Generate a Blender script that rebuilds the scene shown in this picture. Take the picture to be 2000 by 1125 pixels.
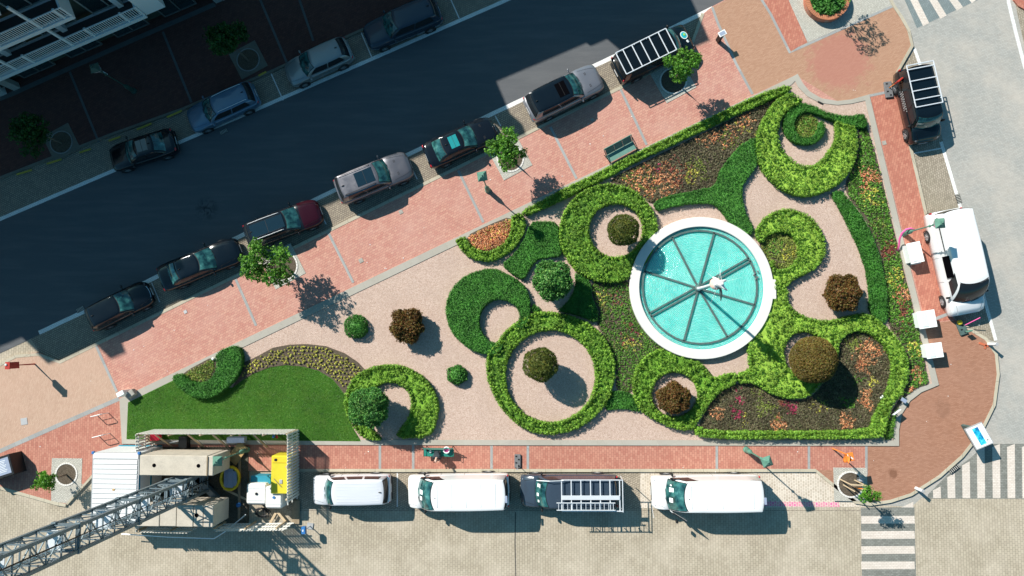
import bpy, bmesh, math, random
import numpy as np
from mathutils import Vector, Matrix, geometry

for o in list(bpy.data.objects): bpy.data.objects.remove(o)
S = bpy.context.scene
COL = S.collection
R = math.radians
random.seed(7); RNG = np.random.default_rng(7)

# ------------------------------------------------------------------ camera
FPX, H = 1400.0, 46.67            # focal length in photo pixels, camera height in metres
NAD = (1065.0, 650.0)             # photo pixel straight below the camera
nc = Vector(((NAD[0]-1000)/FPX, -(NAD[1]-562.5)/FPX, -1)).normalized()
CQ = nc.rotation_difference(Vector((0, 0, -1)))
cam = bpy.data.cameras.new('camera'); camo = bpy.data.objects.new('camera', cam); COL.objects.link(camo)
cam.sensor_fit = 'HORIZONTAL'; cam.sensor_width = 36; cam.lens = 36*FPX/2000
cam.clip_start = .5; cam.clip_end = 2000
camo.location = (0, 0, H); camo.rotation_mode = 'QUATERNION'; camo.rotation_quaternion = CQ
S.camera = camo

def W(px, py, z=0.0):
    d = CQ @ Vector(((px-1000)/FPX, -(py-562.5)/FPX, -1))
    t = (H-z)/(-d.z)
    return Vector((d.x*t, d.y*t, z))
def W2(px, py, z=0.0):
    v = W(px, py, z); return (v.x, v.y)

# ------------------------------------------------------------------ light
SUN_AZ = R(-42.0)                 # direction in which shadows run (world xy)
SUN_EL = R(40.0)
sd = Vector((math.cos(SUN_EL)*math.cos(SUN_AZ), math.cos(SUN_EL)*math.sin(SUN_AZ), -math.sin(SUN_EL)))
sl = bpy.data.lights.new('sun', 'SUN'); sl.energy = 5.0; sl.angle = R(.53); sl.color = (1, .955, .88)
so = bpy.data.objects.new('sun', sl); COL.objects.link(so)
so.rotation_mode = 'QUATERNION'; so.rotation_quaternion = sd.to_track_quat('-Z', 'Y'); so.location = (-30, 30, 60)
wd = bpy.data.worlds.new('World'); S.world = wd; wd.use_nodes = True
nt = wd.node_tree; nt.nodes.clear()
sky = nt.nodes.new('ShaderNodeTexSky'); sky.sky_type = 'NISHITA'; sky.sun_disc = False
sky.sun_elevation = SUN_EL
sp = -sd; sky.sun_rotation = math.atan2(sp.x, sp.y)
mx = nt.nodes.new('ShaderNodeMixRGB'); mx.blend_type = 'MULTIPLY'; mx.inputs[0].default_value = 1
mx.inputs[2].default_value = (.42, .90, .96, 1)
bg = nt.nodes.new('ShaderNodeBackground'); bg.inputs[1].default_value = .078
ow = nt.nodes.new('ShaderNodeOutputWorld')
nt.links.new(sky.outputs[0], mx.inputs[1]); nt.links.new(mx.outputs[0], bg.inputs[0]); nt.links.new(bg.outputs[0], ow.inputs[0])
S.view_settings.view_transform = 'Standard'; S.view_settings.look = 'None'
S.view_settings.exposure = .56; S.view_settings.gamma = 1
S.render.engine = 'CYCLES'

# ------------------------------------------------------------------ node helpers
class NT:
    def __init__(s, name):
        s.m = bpy.data.materials.new(name); s.m.use_nodes = True
        s.t = s.m.node_tree; s.t.nodes.clear()
        s.out = s.t.nodes.new('ShaderNodeOutputMaterial')
    def n(s, typ, **kw):
        nd = s.t.nodes.new('ShaderNode'+typ)
        for k, v in kw.items():
            if k.startswith('_'): setattr(nd, k[1:], v)
            else: nd.inputs[k.replace('__', ' ')].default_value = v
        return nd
    def l(s, a, b): s.t.links.new(a, b)
    def mix(s, a, b, f, mode='MIX'):
        m = s.n('MixRGB', _blend_type=mode)
        for sock, v in ((m.inputs[0], f), (m.inputs[1], a), (m.inputs[2], b)):
            if hasattr(v, 'is_linked') or isinstance(v, bpy.types.NodeSocket): s.l(v, sock)
            elif isinstance(v, (int, float)): sock.default_value = v
            else: sock.default_value = (*v, 1) if len(v) == 3 else v
        return m.outputs[0]
    def ramp(s, fac, stops):
        r = s.n('ValToRGB'); s.l(fac, r.inputs[0]); e = r.color_ramp.elements
        while len(e) < len(stops): e.new(.5)
        for i, (p, c) in enumerate(stops):
            e[i].position = p; e[i].color = (*c, 1) if len(c) == 3 else c
        return r.outputs[0]
    def pos(s, ang=0, scale=(1, 1, 1), loc=(0, 0, 0), obj=False):
        if obj: src = s.n('TexCoord').outputs['Object']
        else: src = s.n('NewGeometry').outputs['Position']
        mp = s.n('Mapping'); s.l(src, mp.inputs[0])
        mp.inputs['Rotation'].default_value = (0, 0, ang); mp.inputs['Scale'].default_value = scale
        mp.inputs['Location'].default_value = loc
        return mp.outputs[0]
    def noise(s, vec, scale, detail=3, rough=.6, dist=0):
        n = s.n('TexNoise', Scale=scale, Detail=detail, Roughness=rough, Distortion=dist); s.l(vec, n.inputs[0])
        return n.outputs[0]
    def bump(s, h, strength=.4, dist=.01):
        b = s.n('Bump', Strength=strength, Distance=dist); s.l(h, b.inputs['Height']); return b.outputs[0]
    def fin(s, col, rough=.8, metal=0, coat=0, nrm=None, spec=.5, **kw):
        p = s.n('BsdfPrincipled')
        def put(k, v):
            if isinstance(v, bpy.types.NodeSocket): s.l(v, p.inputs[k])
            elif isinstance(v, tuple): p.inputs[k].default_value = (*v, 1) if len(v) == 3 else v
            else: p.inputs[k].default_value = v
        put('Base Color', col); put('Roughness', rough); put('Metallic', metal)
        put('Coat Weight', coat); put('Specular IOR Level', spec)
        if coat: put('Coat Roughness', .05)
        for k, v in kw.items(): put(k.replace('__', ' '), v)
        if nrm is not None: s.l(nrm, p.inputs['Normal'])
        s.l(p.outputs[0], s.out.inputs[0]); return s.m

def plain(name, col, rough=.6, metal=0, coat=0, var=.12, vs=3.0, spec=.4):
    t = NT(name); v = t.pos(obj=True)
    n = t.noise(v, vs, 4); n2 = t.noise(v, vs*9, 3)
    c = t.mix(col, tuple(x*(1-var) for x in col), t.ramp(n, [(.35, (0, 0, 0)), (.7, (1, 1, 1))]))
    c = t.mix(c, tuple(min(1, x*(1+var*.6)) for x in col), t.ramp(n2, [(.45, (0, 0, 0)), (.75, (.6,)*3)]))
    return t.fin(c, rough, metal, coat, spec=spec)

def paint(name, col, metal=.3, rough=.35):
    t = NT(name); v = t.pos(obj=True); n = t.noise(v, 1.6, 5, .7); n2 = t.noise(v, 55, 2)
    dust = t.ramp(n, [(.5, (0, 0, 0)), (.85, (.0 if max(col) < .1 else .05,)*3)])
    c = t.mix(col, (.30, .28, .25), dust)
    c = t.mix(c, tuple(min(1, x*1.15+.004) for x in col), t.ramp(n2, [(.5, (0, 0, 0)), (.8, (.5,)*3)]))
    if max(col) < .1: rough *= .5; metal = 0
    r = t.ramp(n, [(.4, (rough*.8,)*3), (.8, (rough*1.4,)*3)])
    return t.fin(c, r, metal, .5 if max(col) < .1 else .8, spec=.3)

def pavers(name, c1, c2, mortar, w, h, ang, ms=.006, dirt=(.5, .45, .4), damt=.35, var=None, wob=0.0, bias=0.0, off=.5, patch=None, mfac=1.0):
    """running-bond block paving in world metres"""
    t = NT(name); v = t.pos(ang)
    if wob:
        nn = t.n('TexNoise', Scale=3.5, Detail=2); t.l(v, nn.inputs[0])
        v2 = t.n('VectorMath', _operation='SCALE'); t.l(nn.outputs['Color'], v2.inputs[0]); v2.inputs['Scale'].default_value = wob
        v3 = t.n('VectorMath', _operation='ADD'); t.l(v, v3.inputs[0]); t.l(v2.outputs[0], v3.inputs[1]); vb = v3.outputs[0]
    else: vb = v
    b = t.n('TexBrick', Color1=(*c1, 1), Color2=(*c2, 1), Mortar=(*mortar, 1), Scale=1.0, Bias=bias)
    b.inputs['Mortar Size'].default_value = ms; b.inputs['Mortar Smooth'].default_value = .3
    b.inputs['Brick Width'].default_value = w; b.inputs['Row Height'].default_value = h
    b.offset = off; b.squash = 1
    t.l(vb, b.inputs[0])
    n1 = t.noise(v, .35, 5, .65); n2 = t.noise(v, 2.2, 5, .7, .3); n3 = t.noise(v, 26, 3)
    c = b.outputs['Color']
    c = t.mix(c, dirt, t.ramp(n1, [(.42, (0, 0, 0)), (.72, (damt,)*3)]))
    c = t.mix(c, tuple(x*.55 for x in dirt), t.ramp(n2, [(.55, (0, 0, 0)), (.82, (damt*.8,)*3)]))
    c = t.mix(c, (1.3, 1.3, 1.3), t.ramp(n3, [(.4, (0, 0, 0)), (.8, (.16,)*3)]), 'MULTIPLY')
    if patch:
        for (pp, r, pc, am) in patch:
            m = t.n('VectorMath', _operation='DISTANCE'); t.l(t.n('NewGeometry').outputs['Position'], m.inputs[0]); m.inputs[1].default_value = (pp[0], pp[1], .12)
            ad = t.n('Math', _operation='MULTIPLY_ADD'); t.l(n2, ad.inputs[0]); ad.inputs[1].default_value = -r*1.6; t.l(m.outputs['Value'], ad.inputs[2])
            k = t.n('Math', _operation='DIVIDE'); t.l(ad.outputs[0], k.inputs[0]); k.inputs[1].default_value = r
            c = t.mix(c, pc, t.ramp(k.outputs[0], [(0, (am,)*3), (.35, (0, 0, 0))]))
    hgt = t.mix(b.outputs['Fac'], n3, .2)
    inv = t.n('Invert'); t.l(hgt, inv.inputs[1])
    return t.fin(c, .88, nrm=t.bump(inv.outputs[0], .35, .006), spec=.25)

STREET = math.atan2(*(reversed(tuple((W(1390, 20)-W(117, 708)).xy))))   # direction of the parking lane
ANG = -STREET
M = {}
M['asphalt'] = None
def asphalt():
    t = NT('asphalt'); v = t.pos(); n = t.noise(v, 90, 3); n1 = t.noise(v, .5, 5, .6); n2 = t.noise(t.pos(ANG, (.25, 2.2, 1)), 1.0, 4)
    c = t.ramp(n, [(.3, (.065, .07, .077)), (.7, (.115, .119, .124))])
    c = t.mix(c, (.10, .10, .105), t.ramp(n1, [(.4, (0, 0, 0)), (.75, (.5,)*3)]))
    c = t.mix(c, (.17, .17, .17), t.ramp(n2, [(.45, (0, 0, 0)), (.8, (.35,)*3)]))
    n4 = t.noise(v, 2.6, 5, .75, .8); m = t.n('VectorMath', _operation='DISTANCE'); t.l(t.n('NewGeometry').outputs['Position'], m.inputs[0]); m.inputs[1].default_value = (*W2(403, 408), 0)
    k = t.mix(t.ramp(m.outputs['Value'], [(.0, (1, 1, 1)), (.95, (0, 0, 0))]), t.ramp(n4, [(.47, (0, 0, 0)), (.55, (1, 1, 1))]), 1.0, 'MULTIPLY')
    c = t.mix(c, (.02, .02, .022), k)
    return t.fin(c, .85, nrm=t.bump(n, .4, .004), spec=.3)
M['asphalt'] = asphalt()
M['beige'] = pavers('beige pavers', (.35, .295, .22), (.42, .36, .27), (.17, .15, .115), .245, .165, R(90), .010, (.60, .52, .42), .45, wob=.012)
M['grey_pav'] = pavers('grey pavers', (.315, .31, .285), (.375, .365, .335), (.23, .225, .21), .20, .10, R(12), .007, (.52, .45, .38), .5)
M['xing_grey'] = pavers('dark grey pavers', (.17, .17, .15), (.24, .24, .215), (.10, .10, .09), .21, .105, 0, .008, (.2, .2, .17), .3)
M['xing_grey2'] = pavers('bluish grey pavers', (.16, .20, .20), (.2, .24, .24), (.12, .13, .13), .21, .105, R(-60), .007, (.2, .2, .2), .3)
M['xing_white'] = pavers('worn white pavers', (.60, .52, .45), (.68, .60, .53), (.38, .33, .28), .21, .105, 0, .007, (.42, .38, .33), .4)
M['redpav'] = pavers('red pavers', (.44, .20, .155), (.52, .28, .21), (.26, .12, .10), .22, .15, ANG, .008, (.50, .30, .25), .45, wob=.01)
M['redpav_s'] = pavers('red pavers south', (.38, .15, .11), (.48, .23, .165), (.22, .09, .07), .235, .15, R(90), .008, (.40, .17, .12), .35, wob=.01)
M['redpav_e'] = pavers('red pavers east', (.38, .135, .095), (.48, .205, .14), (.25, .095, .07), .235, .15, R(103), .007, (.38, .16, .11), .35)
M['redpav_shade'] = pavers('red pavers darkened for shade', (.085, .036, .03), (.115, .05, .04), (.05, .022, .02), .22, .15, ANG, .008, (.10, .055, .045), .35)  # red paving with the house shade put into its colour
P1 = W2(1640, 118, .12); P2 = W2(1842, 800, .12); P3 = W2(1865, 780, .12)
M['tan'] = pavers('tan clinkers', (.37, .205, .13), (.44, .26, .17), (.27, .155, .105), .20, .062, ANG, .006, (.36, .21, .14), .3,
                  patch=[(P1, 1.9, (.38, .14, .115), .55), (W2(1740, 915, .12), .35, (.16, .07, .04), .7)])
M['tan_se'] = pavers('tan clinkers south east', (.30, .145, .09), (.385, .20, .13), (.22, .11, .075), .20, .062, R(-4), .006, (.36, .2, .14), .3,
                     patch=[(P2, .5, (.20, .10, .065), .35), (W2(1652+92, 925, .12), .3, (.16, .07, .04), .7)])
M['tan_w'] = pavers('tan clinkers west', (.43, .285, .205), (.50, .35, .26), (.32, .21, .155), .20, .062, R(100), .006, (.5, .32, .24), .35)
M['cobble'] = pavers('cobblestones', (.30, .25, .19), (.43, .36, .275), (.15, .125, .095), .175, .125, ANG, .016, (.26, .22, .16), .5, wob=.05)
M['cobble_dk'] = pavers('dark cobblestones', (.24, .20, .16), (.34, .29, .22), (.11, .09, .07), .175, .125, ANG, .016, (.2, .17, .13), .5, wob=.05)
M['cobble_s'] = pavers('pale cobblestones', (.42, .35, .275), (.55, .48, .40), (.70, .62, .52), .20, .15, R(90), .016, (.40, .34, .27), .5, wob=.05)
M['cobble_e'] = pavers('brown grey cobblestones', (.27, .225, .175), (.40, .34, .27), (.16, .14, .10), .17, .12, R(100), .014, (.25, .22, .16), .5, wob=.06)
M['sett'] = pavers('small granite setts', (.42, .40, .35), (.55, .525, .46), (.20, .19, .16), .11, .085, ANG, .010, (.4, .38, .33), .4, wob=.12)
M['white_line'] = pavers('white setts', (.72, .71, .68), (.80, .79, .76), (.42, .42, .41), .20, .10, ANG, .010, (.5, .48, .45), .35)
M['white_line_e'] = pavers('white setts east', (.72, .71, .68), (.80, .79, .76), (.42, .42, .41), .20, .12, R(104), .010, (.5, .48, .45), .35)
M['kerb'] = pavers('kerb stone', (.40, .355, .27), (.45, .40, .31), (.22, .19, .14), 1.0, 3.0, ANG, .012, (.3, .26, .19), .45, off=0)
M['kerb_h'] = pavers('kerb stone south', (.43, .385, .29), (.48, .43, .33), (.22, .19, .14), 1.0, 3.0, 0, .012, (.3, .26, .19), .45, off=0)
M['band'] = pavers('blue stone band', (.27, .275, .27), (.33, .335, .325), (.19, .19, .185), .5, 3.0, ANG, .008, (.3, .28, .25), .35, off=0)
M['gkerb'] = pavers('garden kerb stone', (.36, .335, .29), (.385, .36, .31), (.34, .315, .27), 1.0, 5.0, ANG, .010, (.30, .27, .21), .45, off=0)
M['gkerb_s'] = pavers('garden kerb stone south', (.42, .39, .335), (.47, .44, .38), (.22, .2, .17), 1.5, 7.0, 0, .010, (.34, .30, .24), .45, off=0)
def gravel(name, a, b, c3):
    t = NT(name); v = t.pos()
    vo = t.n('TexVoronoi', Scale=30.0); t.l(v, vo.inputs[0]); n = t.noise(v, .7, 4); n3 = t.noise(v, 8, 4)
    sep = t.n('SeparateColor'); t.l(vo.outputs['Color'], sep.inputs[0])
    c = t.ramp(sep.outputs[0], [(0, a), (.5, b), (1, c3)])
    c = t.mix(c, tuple(x*.84 for x in b), t.ramp(n, [(.4, (0, 0, 0)), (.7, (.45,)*3)]))
    c = t.mix(c, tuple(min(1, x*1.15) for x in c3), t.ramp(n3, [(.5, (0, 0, 0)), (.8, (.35,)*3)]))
    return t.fin(c, .9, nrm=t.bump(vo.outputs[0], .9, .02), spec=.2)
M['gravel'] = gravel('pink gravel', (.37, .255, .20), (.50, .365, .295), (.61, .475, .40))
M['soil'] = gravel('soil', (.06, .045, .03), (.10, .078, .055), (.15, .12, .09))
M['mud'] = gravel('site ground', (.06, .05, .035), (.10, .085, .06), (.15, .13, .10))
def lawn():
    t = NT('lawn'); v = t.pos(); n = t.noise(v, 45, 4); n1 = t.noise(v, 1.1, 5, .7); n2 = t.noise(t.pos(0, (.3, 3.2, 1)), 1, 3)
    c = t.ramp(n, [(.3, (.03, .10, .012)), (.7, (.072, .20, .024))])
    c = t.mix(c, (.13, .19, .03), t.ramp(n1, [(.45, (0, 0, 0)), (.75, (.4,)*3)]))
    c = t.mix(c, (.05, .16, .015), t.ramp(n2, [(.4, (0, 0, 0)), (.7, (.5,)*3)]))
    return t.fin(c, .9, nrm=t.bump(n, .6, .02), spec=.15)
M['lawn'] = lawn()
def leafmat(name, cols, trans=.25, rough=.55, bigscale=1.3, shift=(.7, 1.25)):
    """each leaf is an island: pick its colour at random between cols, drift slowly across the plant"""
    t = NT(name); g = t.n('NewGeometry')
    n = t.noise(g.outputs['Position'], bigscale, 3)
    stops = [(i/(max(1, len(cols)-1)), c) for i, c in enumerate(cols)]
    c = t.ramp(g.outputs['Random Per Island'], stops)
    lo = tuple([shift[0]]*3); hi = tuple([shift[1]]*3)
    c = t.mix(c, t.ramp(n, [(.35, lo), (.65, hi)]), 1.0, 'MULTIPLY')
    d = t.n('BsdfDiffuse'); t.l(c, d.inputs[0]); tr = t.n('BsdfTranslucent'); t.l(c, tr.inputs[0])
    gl = t.n('BsdfGlossy', Roughness=rough); gl.inputs[0].default_value = (.6, .7, .6, 1)
    m1 = t.n('MixShader'); m1.inputs[0].default_value = trans; t.l(d.outputs[0], m1.inputs[1]); t.l(tr.outputs[0], m1.inputs[2])
    m2 = t.n('MixShader'); m2.inputs[0].default_value = .035; t.l(m1.outputs[0], m2.inputs[1]); t.l(gl.outputs[0], m2.inputs[2])
    t.l(m2.outputs[0], t.out.inputs[0]); return t.m
M['lf_bright'] = leafmat('bright hedge leaves', [(.055, .14, .016), (.12, .27, .025), (.21, .40, .038), (.35, .54, .075)], .12)
M['lf_dark'] = leafmat('dark hedge leaves', [(.022, .10, .016), (.04, .165, .022), (.07, .24, .03), (.10, .29, .05)], .15)
M['lf_tree'] = leafmat('young tree leaves', [(.04, .13, .02), (.08, .24, .025), (.14, .34, .03), (.2, .42, .05)], .35)
M['lf_ballgreen'] = leafmat('ball tree leaves', [(.025, .11, .025), (.05, .19, .03), (.09, .28, .05), (.2, .38, .09)])
M['lf_ballolive'] = leafmat('olive ball leaves', [(.035, .06, .010), (.075, .11, .014), (.12, .15, .02), (.16, .15, .03)])
M['lf_brown'] = leafmat('brown shrub leaves', [(.09, .035, .012), (.19, .07, .022), (.11, .12, .02), (.27, .12, .04)])
M['lf_rust'] = leafmat('rust ball leaves', [(.13, .065, .02), (.22, .13, .03), (.15, .17, .03), (.28, .16, .045)])
M['lf_lime'] = leafmat('lime shrub leaves', [(.05, .17, .015), (.1, .30, .02), (.18, .42, .03)], .35)
M['pl_bronze'] = leafmat('bronze bedding leaves', [(.075, .06, .035), (.15, .12, .065), (.24, .20, .12), (.12, .16, .05)])
M['pl_green'] = leafmat('green bedding leaves', [(.06, .18, .02), (.12, .30, .035), (.22, .42, .06)])
M['pl_olive'] = leafmat('yellow green bedding leaves', [(.14, .20, .035), (.26, .32, .06), (.38, .42, .10)])
M['pl_orange'] = leafmat('orange flowers', [(.70, .22, .10), (.80, .36, .16), (.85, .52, .27), (.50, .14, .06)], .2)
M['pl_yellow'] = leafmat('yellow flowers', [(.60, .52, .07), (.75, .68, .14), (.45, .50, .08)], .2)
M['pl_pink'] = leafmat('magenta flowers', [(.42, .03, .10), (.55, .07, .16), (.3, .03, .07)], .2)
M['pl_red'] = leafmat('red brown flowers', [(.30, .07, .05), (.42, .13, .09), (.25, .10, .05)], .2)
M['band_shade'] = plain('blue stone darkened for shade', (.10, .105, .105), .85, vs=1, var=.2)  # shaded copy of the blue stone: street shade painted into the tone
M['kerb_shade'] = plain('kerb stone darkened for shade', (.16, .15, .12), .85, vs=1, var=.25)  # kerb colour lowered to deepen the shade along the houses
M['wall_shade'] = plain('white stone darkened for shade', (.26, .27, .26), .85, vs=2, var=.2)  # white stone greyed by colour to stand for shade
M['lamp_shaded'] = plain('green lamp paint darkened for shade', (.03, .07, .055), .6)  # darker copy of the lamp green, shade painted in
M['blade'] = leafmat('grass blades', [(.034, .12, .010), (.06, .185, .018), (.10, .235, .026), (.13, .23, .04)], .3, bigscale=.8)
M['bark'] = plain('bark', (.16, .12, .085), .9, vs=12)
M['wood'] = plain('pale timber', (.52, .40, .26), .8, vs=6, var=.25)
M['wood_dk'] = plain('weathered timber', (.30, .23, .15), .85, vs=6, var=.3)
M['picket'] = plain('whitewashed pickets', (.74, .71, .64), .8, vs=7, var=.22)
M['concrete'] = plain('concrete', (.52, .46, .375), .9, vs=1.6, var=.22)
M['concrete_dk'] = plain('grey concrete', (.34, .32, .28), .9, vs=2.5, var=.25)
M['white'] = plain('white paint', (.70, .70, .69), .45, vs=1.2, var=.05)
M['white_wall'] = plain('white render', (.66, .68, .68), .8, vs=1.2, var=.08)
M['panel_white'] = plain('white panel', (.80, .82, .80), .4, vs=4, var=.05)
M['fount_white'] = plain('white fountain stone', (.66, .63, .585), .7, vs=3, var=.06)
M['steel'] = plain('galvanised steel', (.17, .22, .245), .5, .35, vs=9, var=.3)
M['frame'] = plain('weathered green grey steel', (.09, .145, .135), .7, .15, vs=6, var=.35)
M['alu'] = plain('aluminium', (.78, .80, .82), .38, .35, vs=6, var=.1)
M['black'] = plain('black plastic', (.010, .011, .012), .5, vs=6)
M['grey_pl'] = plain('grey plastic', (.16, .16, .165), .6, vs=8, var=.3)
M['grey_lt'] = plain('light grey metal', (.42, .42, .42), .5, .2, vs=8)
M['tyre'] = plain('rubber', (.028, .028, .03), .8, vs=10)
M['rim'] = plain('alloy', (.50, .50, .51), .35, .7, vs=10)
M['green_metal'] = plain('green painted metal', (.055, .155, .115), .5, .1, vs=6, var=.3)
M['green_lamp'] = plain('verdigris lamp paint', (.12, .27, .20), .55, .1, vs=5, var=.35)
M['bench_teal'] = plain('teal bench paint', (.02, .20, .155), .45, vs=4, var=.15)
M['mesh_green'] = plain('green wire mesh', (.20, .22, .17), .7, vs=30, var=.3)
M['bench_green'] = plain('pale green bench paint', (.12, .25, .20), .5, vs=4, var=.2)
M['red'] = plain('red paint', (.42, .03, .02), .45, vs=5, var=.25)
M['redpl'] = plain('bright red plastic', (.70, .02, .05), .45, vs=5)
M['orange'] = plain('orange cloth', (.85, .22, .03), .6, vs=5)
M['orangepole'] = plain('orange pole', (.85, .25, .05), .5, vs=5)
M['yellow'] = plain('yellow enamel', (.62, .52, .03), .45, vs=2, var=.1)
M['yellowpl'] = plain('yellow tarpaulin', (.68, .50, .02), .6, vs=5, var=.2)
M['blue'] = plain('blue paint', (.03, .16, .42), .5, vs=5)
M['bluetarp'] = plain('blue tarpaulin', (.02, .24, .34), .6, vs=5)
M['pink'] = plain('pink foam', (.80, .12, .35), .6, vs=8)
M['ibc'] = plain('white polyethylene', (.70, .69, .65), .5, vs=3, var=.1)
M['slate_blue'] = plain('blue grey slab', (.27, .32, .42), .7, vs=5, var=.15)
M['ply'] = plain('plywood', (.48, .31, .13), .8, vs=4, var=.25)
M['yellow_mark'] = plain('yellow road paint', (.45, .36, .05), .7, vs=8, var=.4)
M['white_mark'] = plain('white road paint', (.72, .71, .69), .7, vs=10, var=.35)
M['brick_ring'] = None
M['skin'] = plain('skin', (.62, .38, .29), .55, vs=8, var=.06)
M['jacket'] = plain('dark jacket', (.030, .040, .048), .7, vs=8, var=.3)
M['trouser'] = plain('dark trousers', (.04, .045, .05), .8, vs=8)
M['leather'] = plain('shoe leather', (.03, .02, .02), .5)
def glass():
    t = NT('tinted car glass'); v = t.pos(obj=True); n = t.noise(v, 2.4, 3, .55, .3); n2 = t.noise(v, 8, 2)
    c = t.ramp(n, [(.38, (.006, .030, .034)), (.50, (.018, .080, .080)), (.64, (.04, .15, .14)), (.72, (.10, .26, .24))])  # blotches suggest the dashboard; the brightest stop is a painted slight highlight
    return t.fin(c, .04, 0, .3, spec=.8)
M['glass'] = glass()
M['glass_dk'] = plain('dark glass', (.016, .02, .024), .15, 0, 0, spec=.35)
M['glass_roof'] = plain('glass roof', (.005, .016, .026), .05, 0, .6, spec=.8)
M['glass_cyan'] = plain('sky blue tinted sunroof', (.02, .25, .26), .08, 0, .5, vs=8)
M['lf_shade'] = leafmat('tree leaves darkened for shade', [(.012, .05, .012), (.02, .085, .015), (.035, .12, .02)])  # tree leaf colours darkened for the trees in the street shade
M['lamp_glass'] = plain('headlamp glass', (.30, .32, .34), .15, .2, .5, vs=20)
M['tail'] = plain('tail light', (.45, .012, .02), .2, 0, .5)
M['chrome'] = plain('chrome', (.75, .76, .78), .2, .9)
M['interior'] = plain('dark interior', (.002, .002, .003), .9, spec=.02)
M['winglass'] = plain('window pane', (.015, .03, .035), .08, 0, .2, spec=.7)
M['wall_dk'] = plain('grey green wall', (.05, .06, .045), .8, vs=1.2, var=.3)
M['roof'] = plain('flat roof felt', (.16, .16, .155), .9, vs=.6, var=.3)
M['seal'] = plain('rubber seal', (.004, .004, .005), .6)
M['pale_flag'] = plain('white sculpture', (.82, .79, .75), .6, vs=12, var=.1)
M['grate'] = plain('cast iron', (.035, .037, .04), .6, .4)
M['drain_white'] = plain('pale grate frame', (.5, .48, .42), .7)
# ------------------------------------------------------------------ mesh helpers
def tag(o, label=None, cat=None, group=None, kind=None):
    if label: o['label'] = label
    if cat: o['category'] = cat
    if group: o['group'] = group
    if kind: o['kind'] = kind
    return o
def thing(name, label, cat, loc=(0, 0, 0), rz=0, group=None):
    o = bpy.data.objects.new(name, None); COL.objects.link(o)
    o.location = loc; o.rotation_euler = (0, 0, rz); o.empty_display_size = .2
    return tag(o, label, cat, group)
def copy_tree(o, parent=None):
    c = o.copy(); COL.objects.link(c); c.parent = parent
    for ch in list(o.children): copy_tree(ch, c)
    return c

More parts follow.
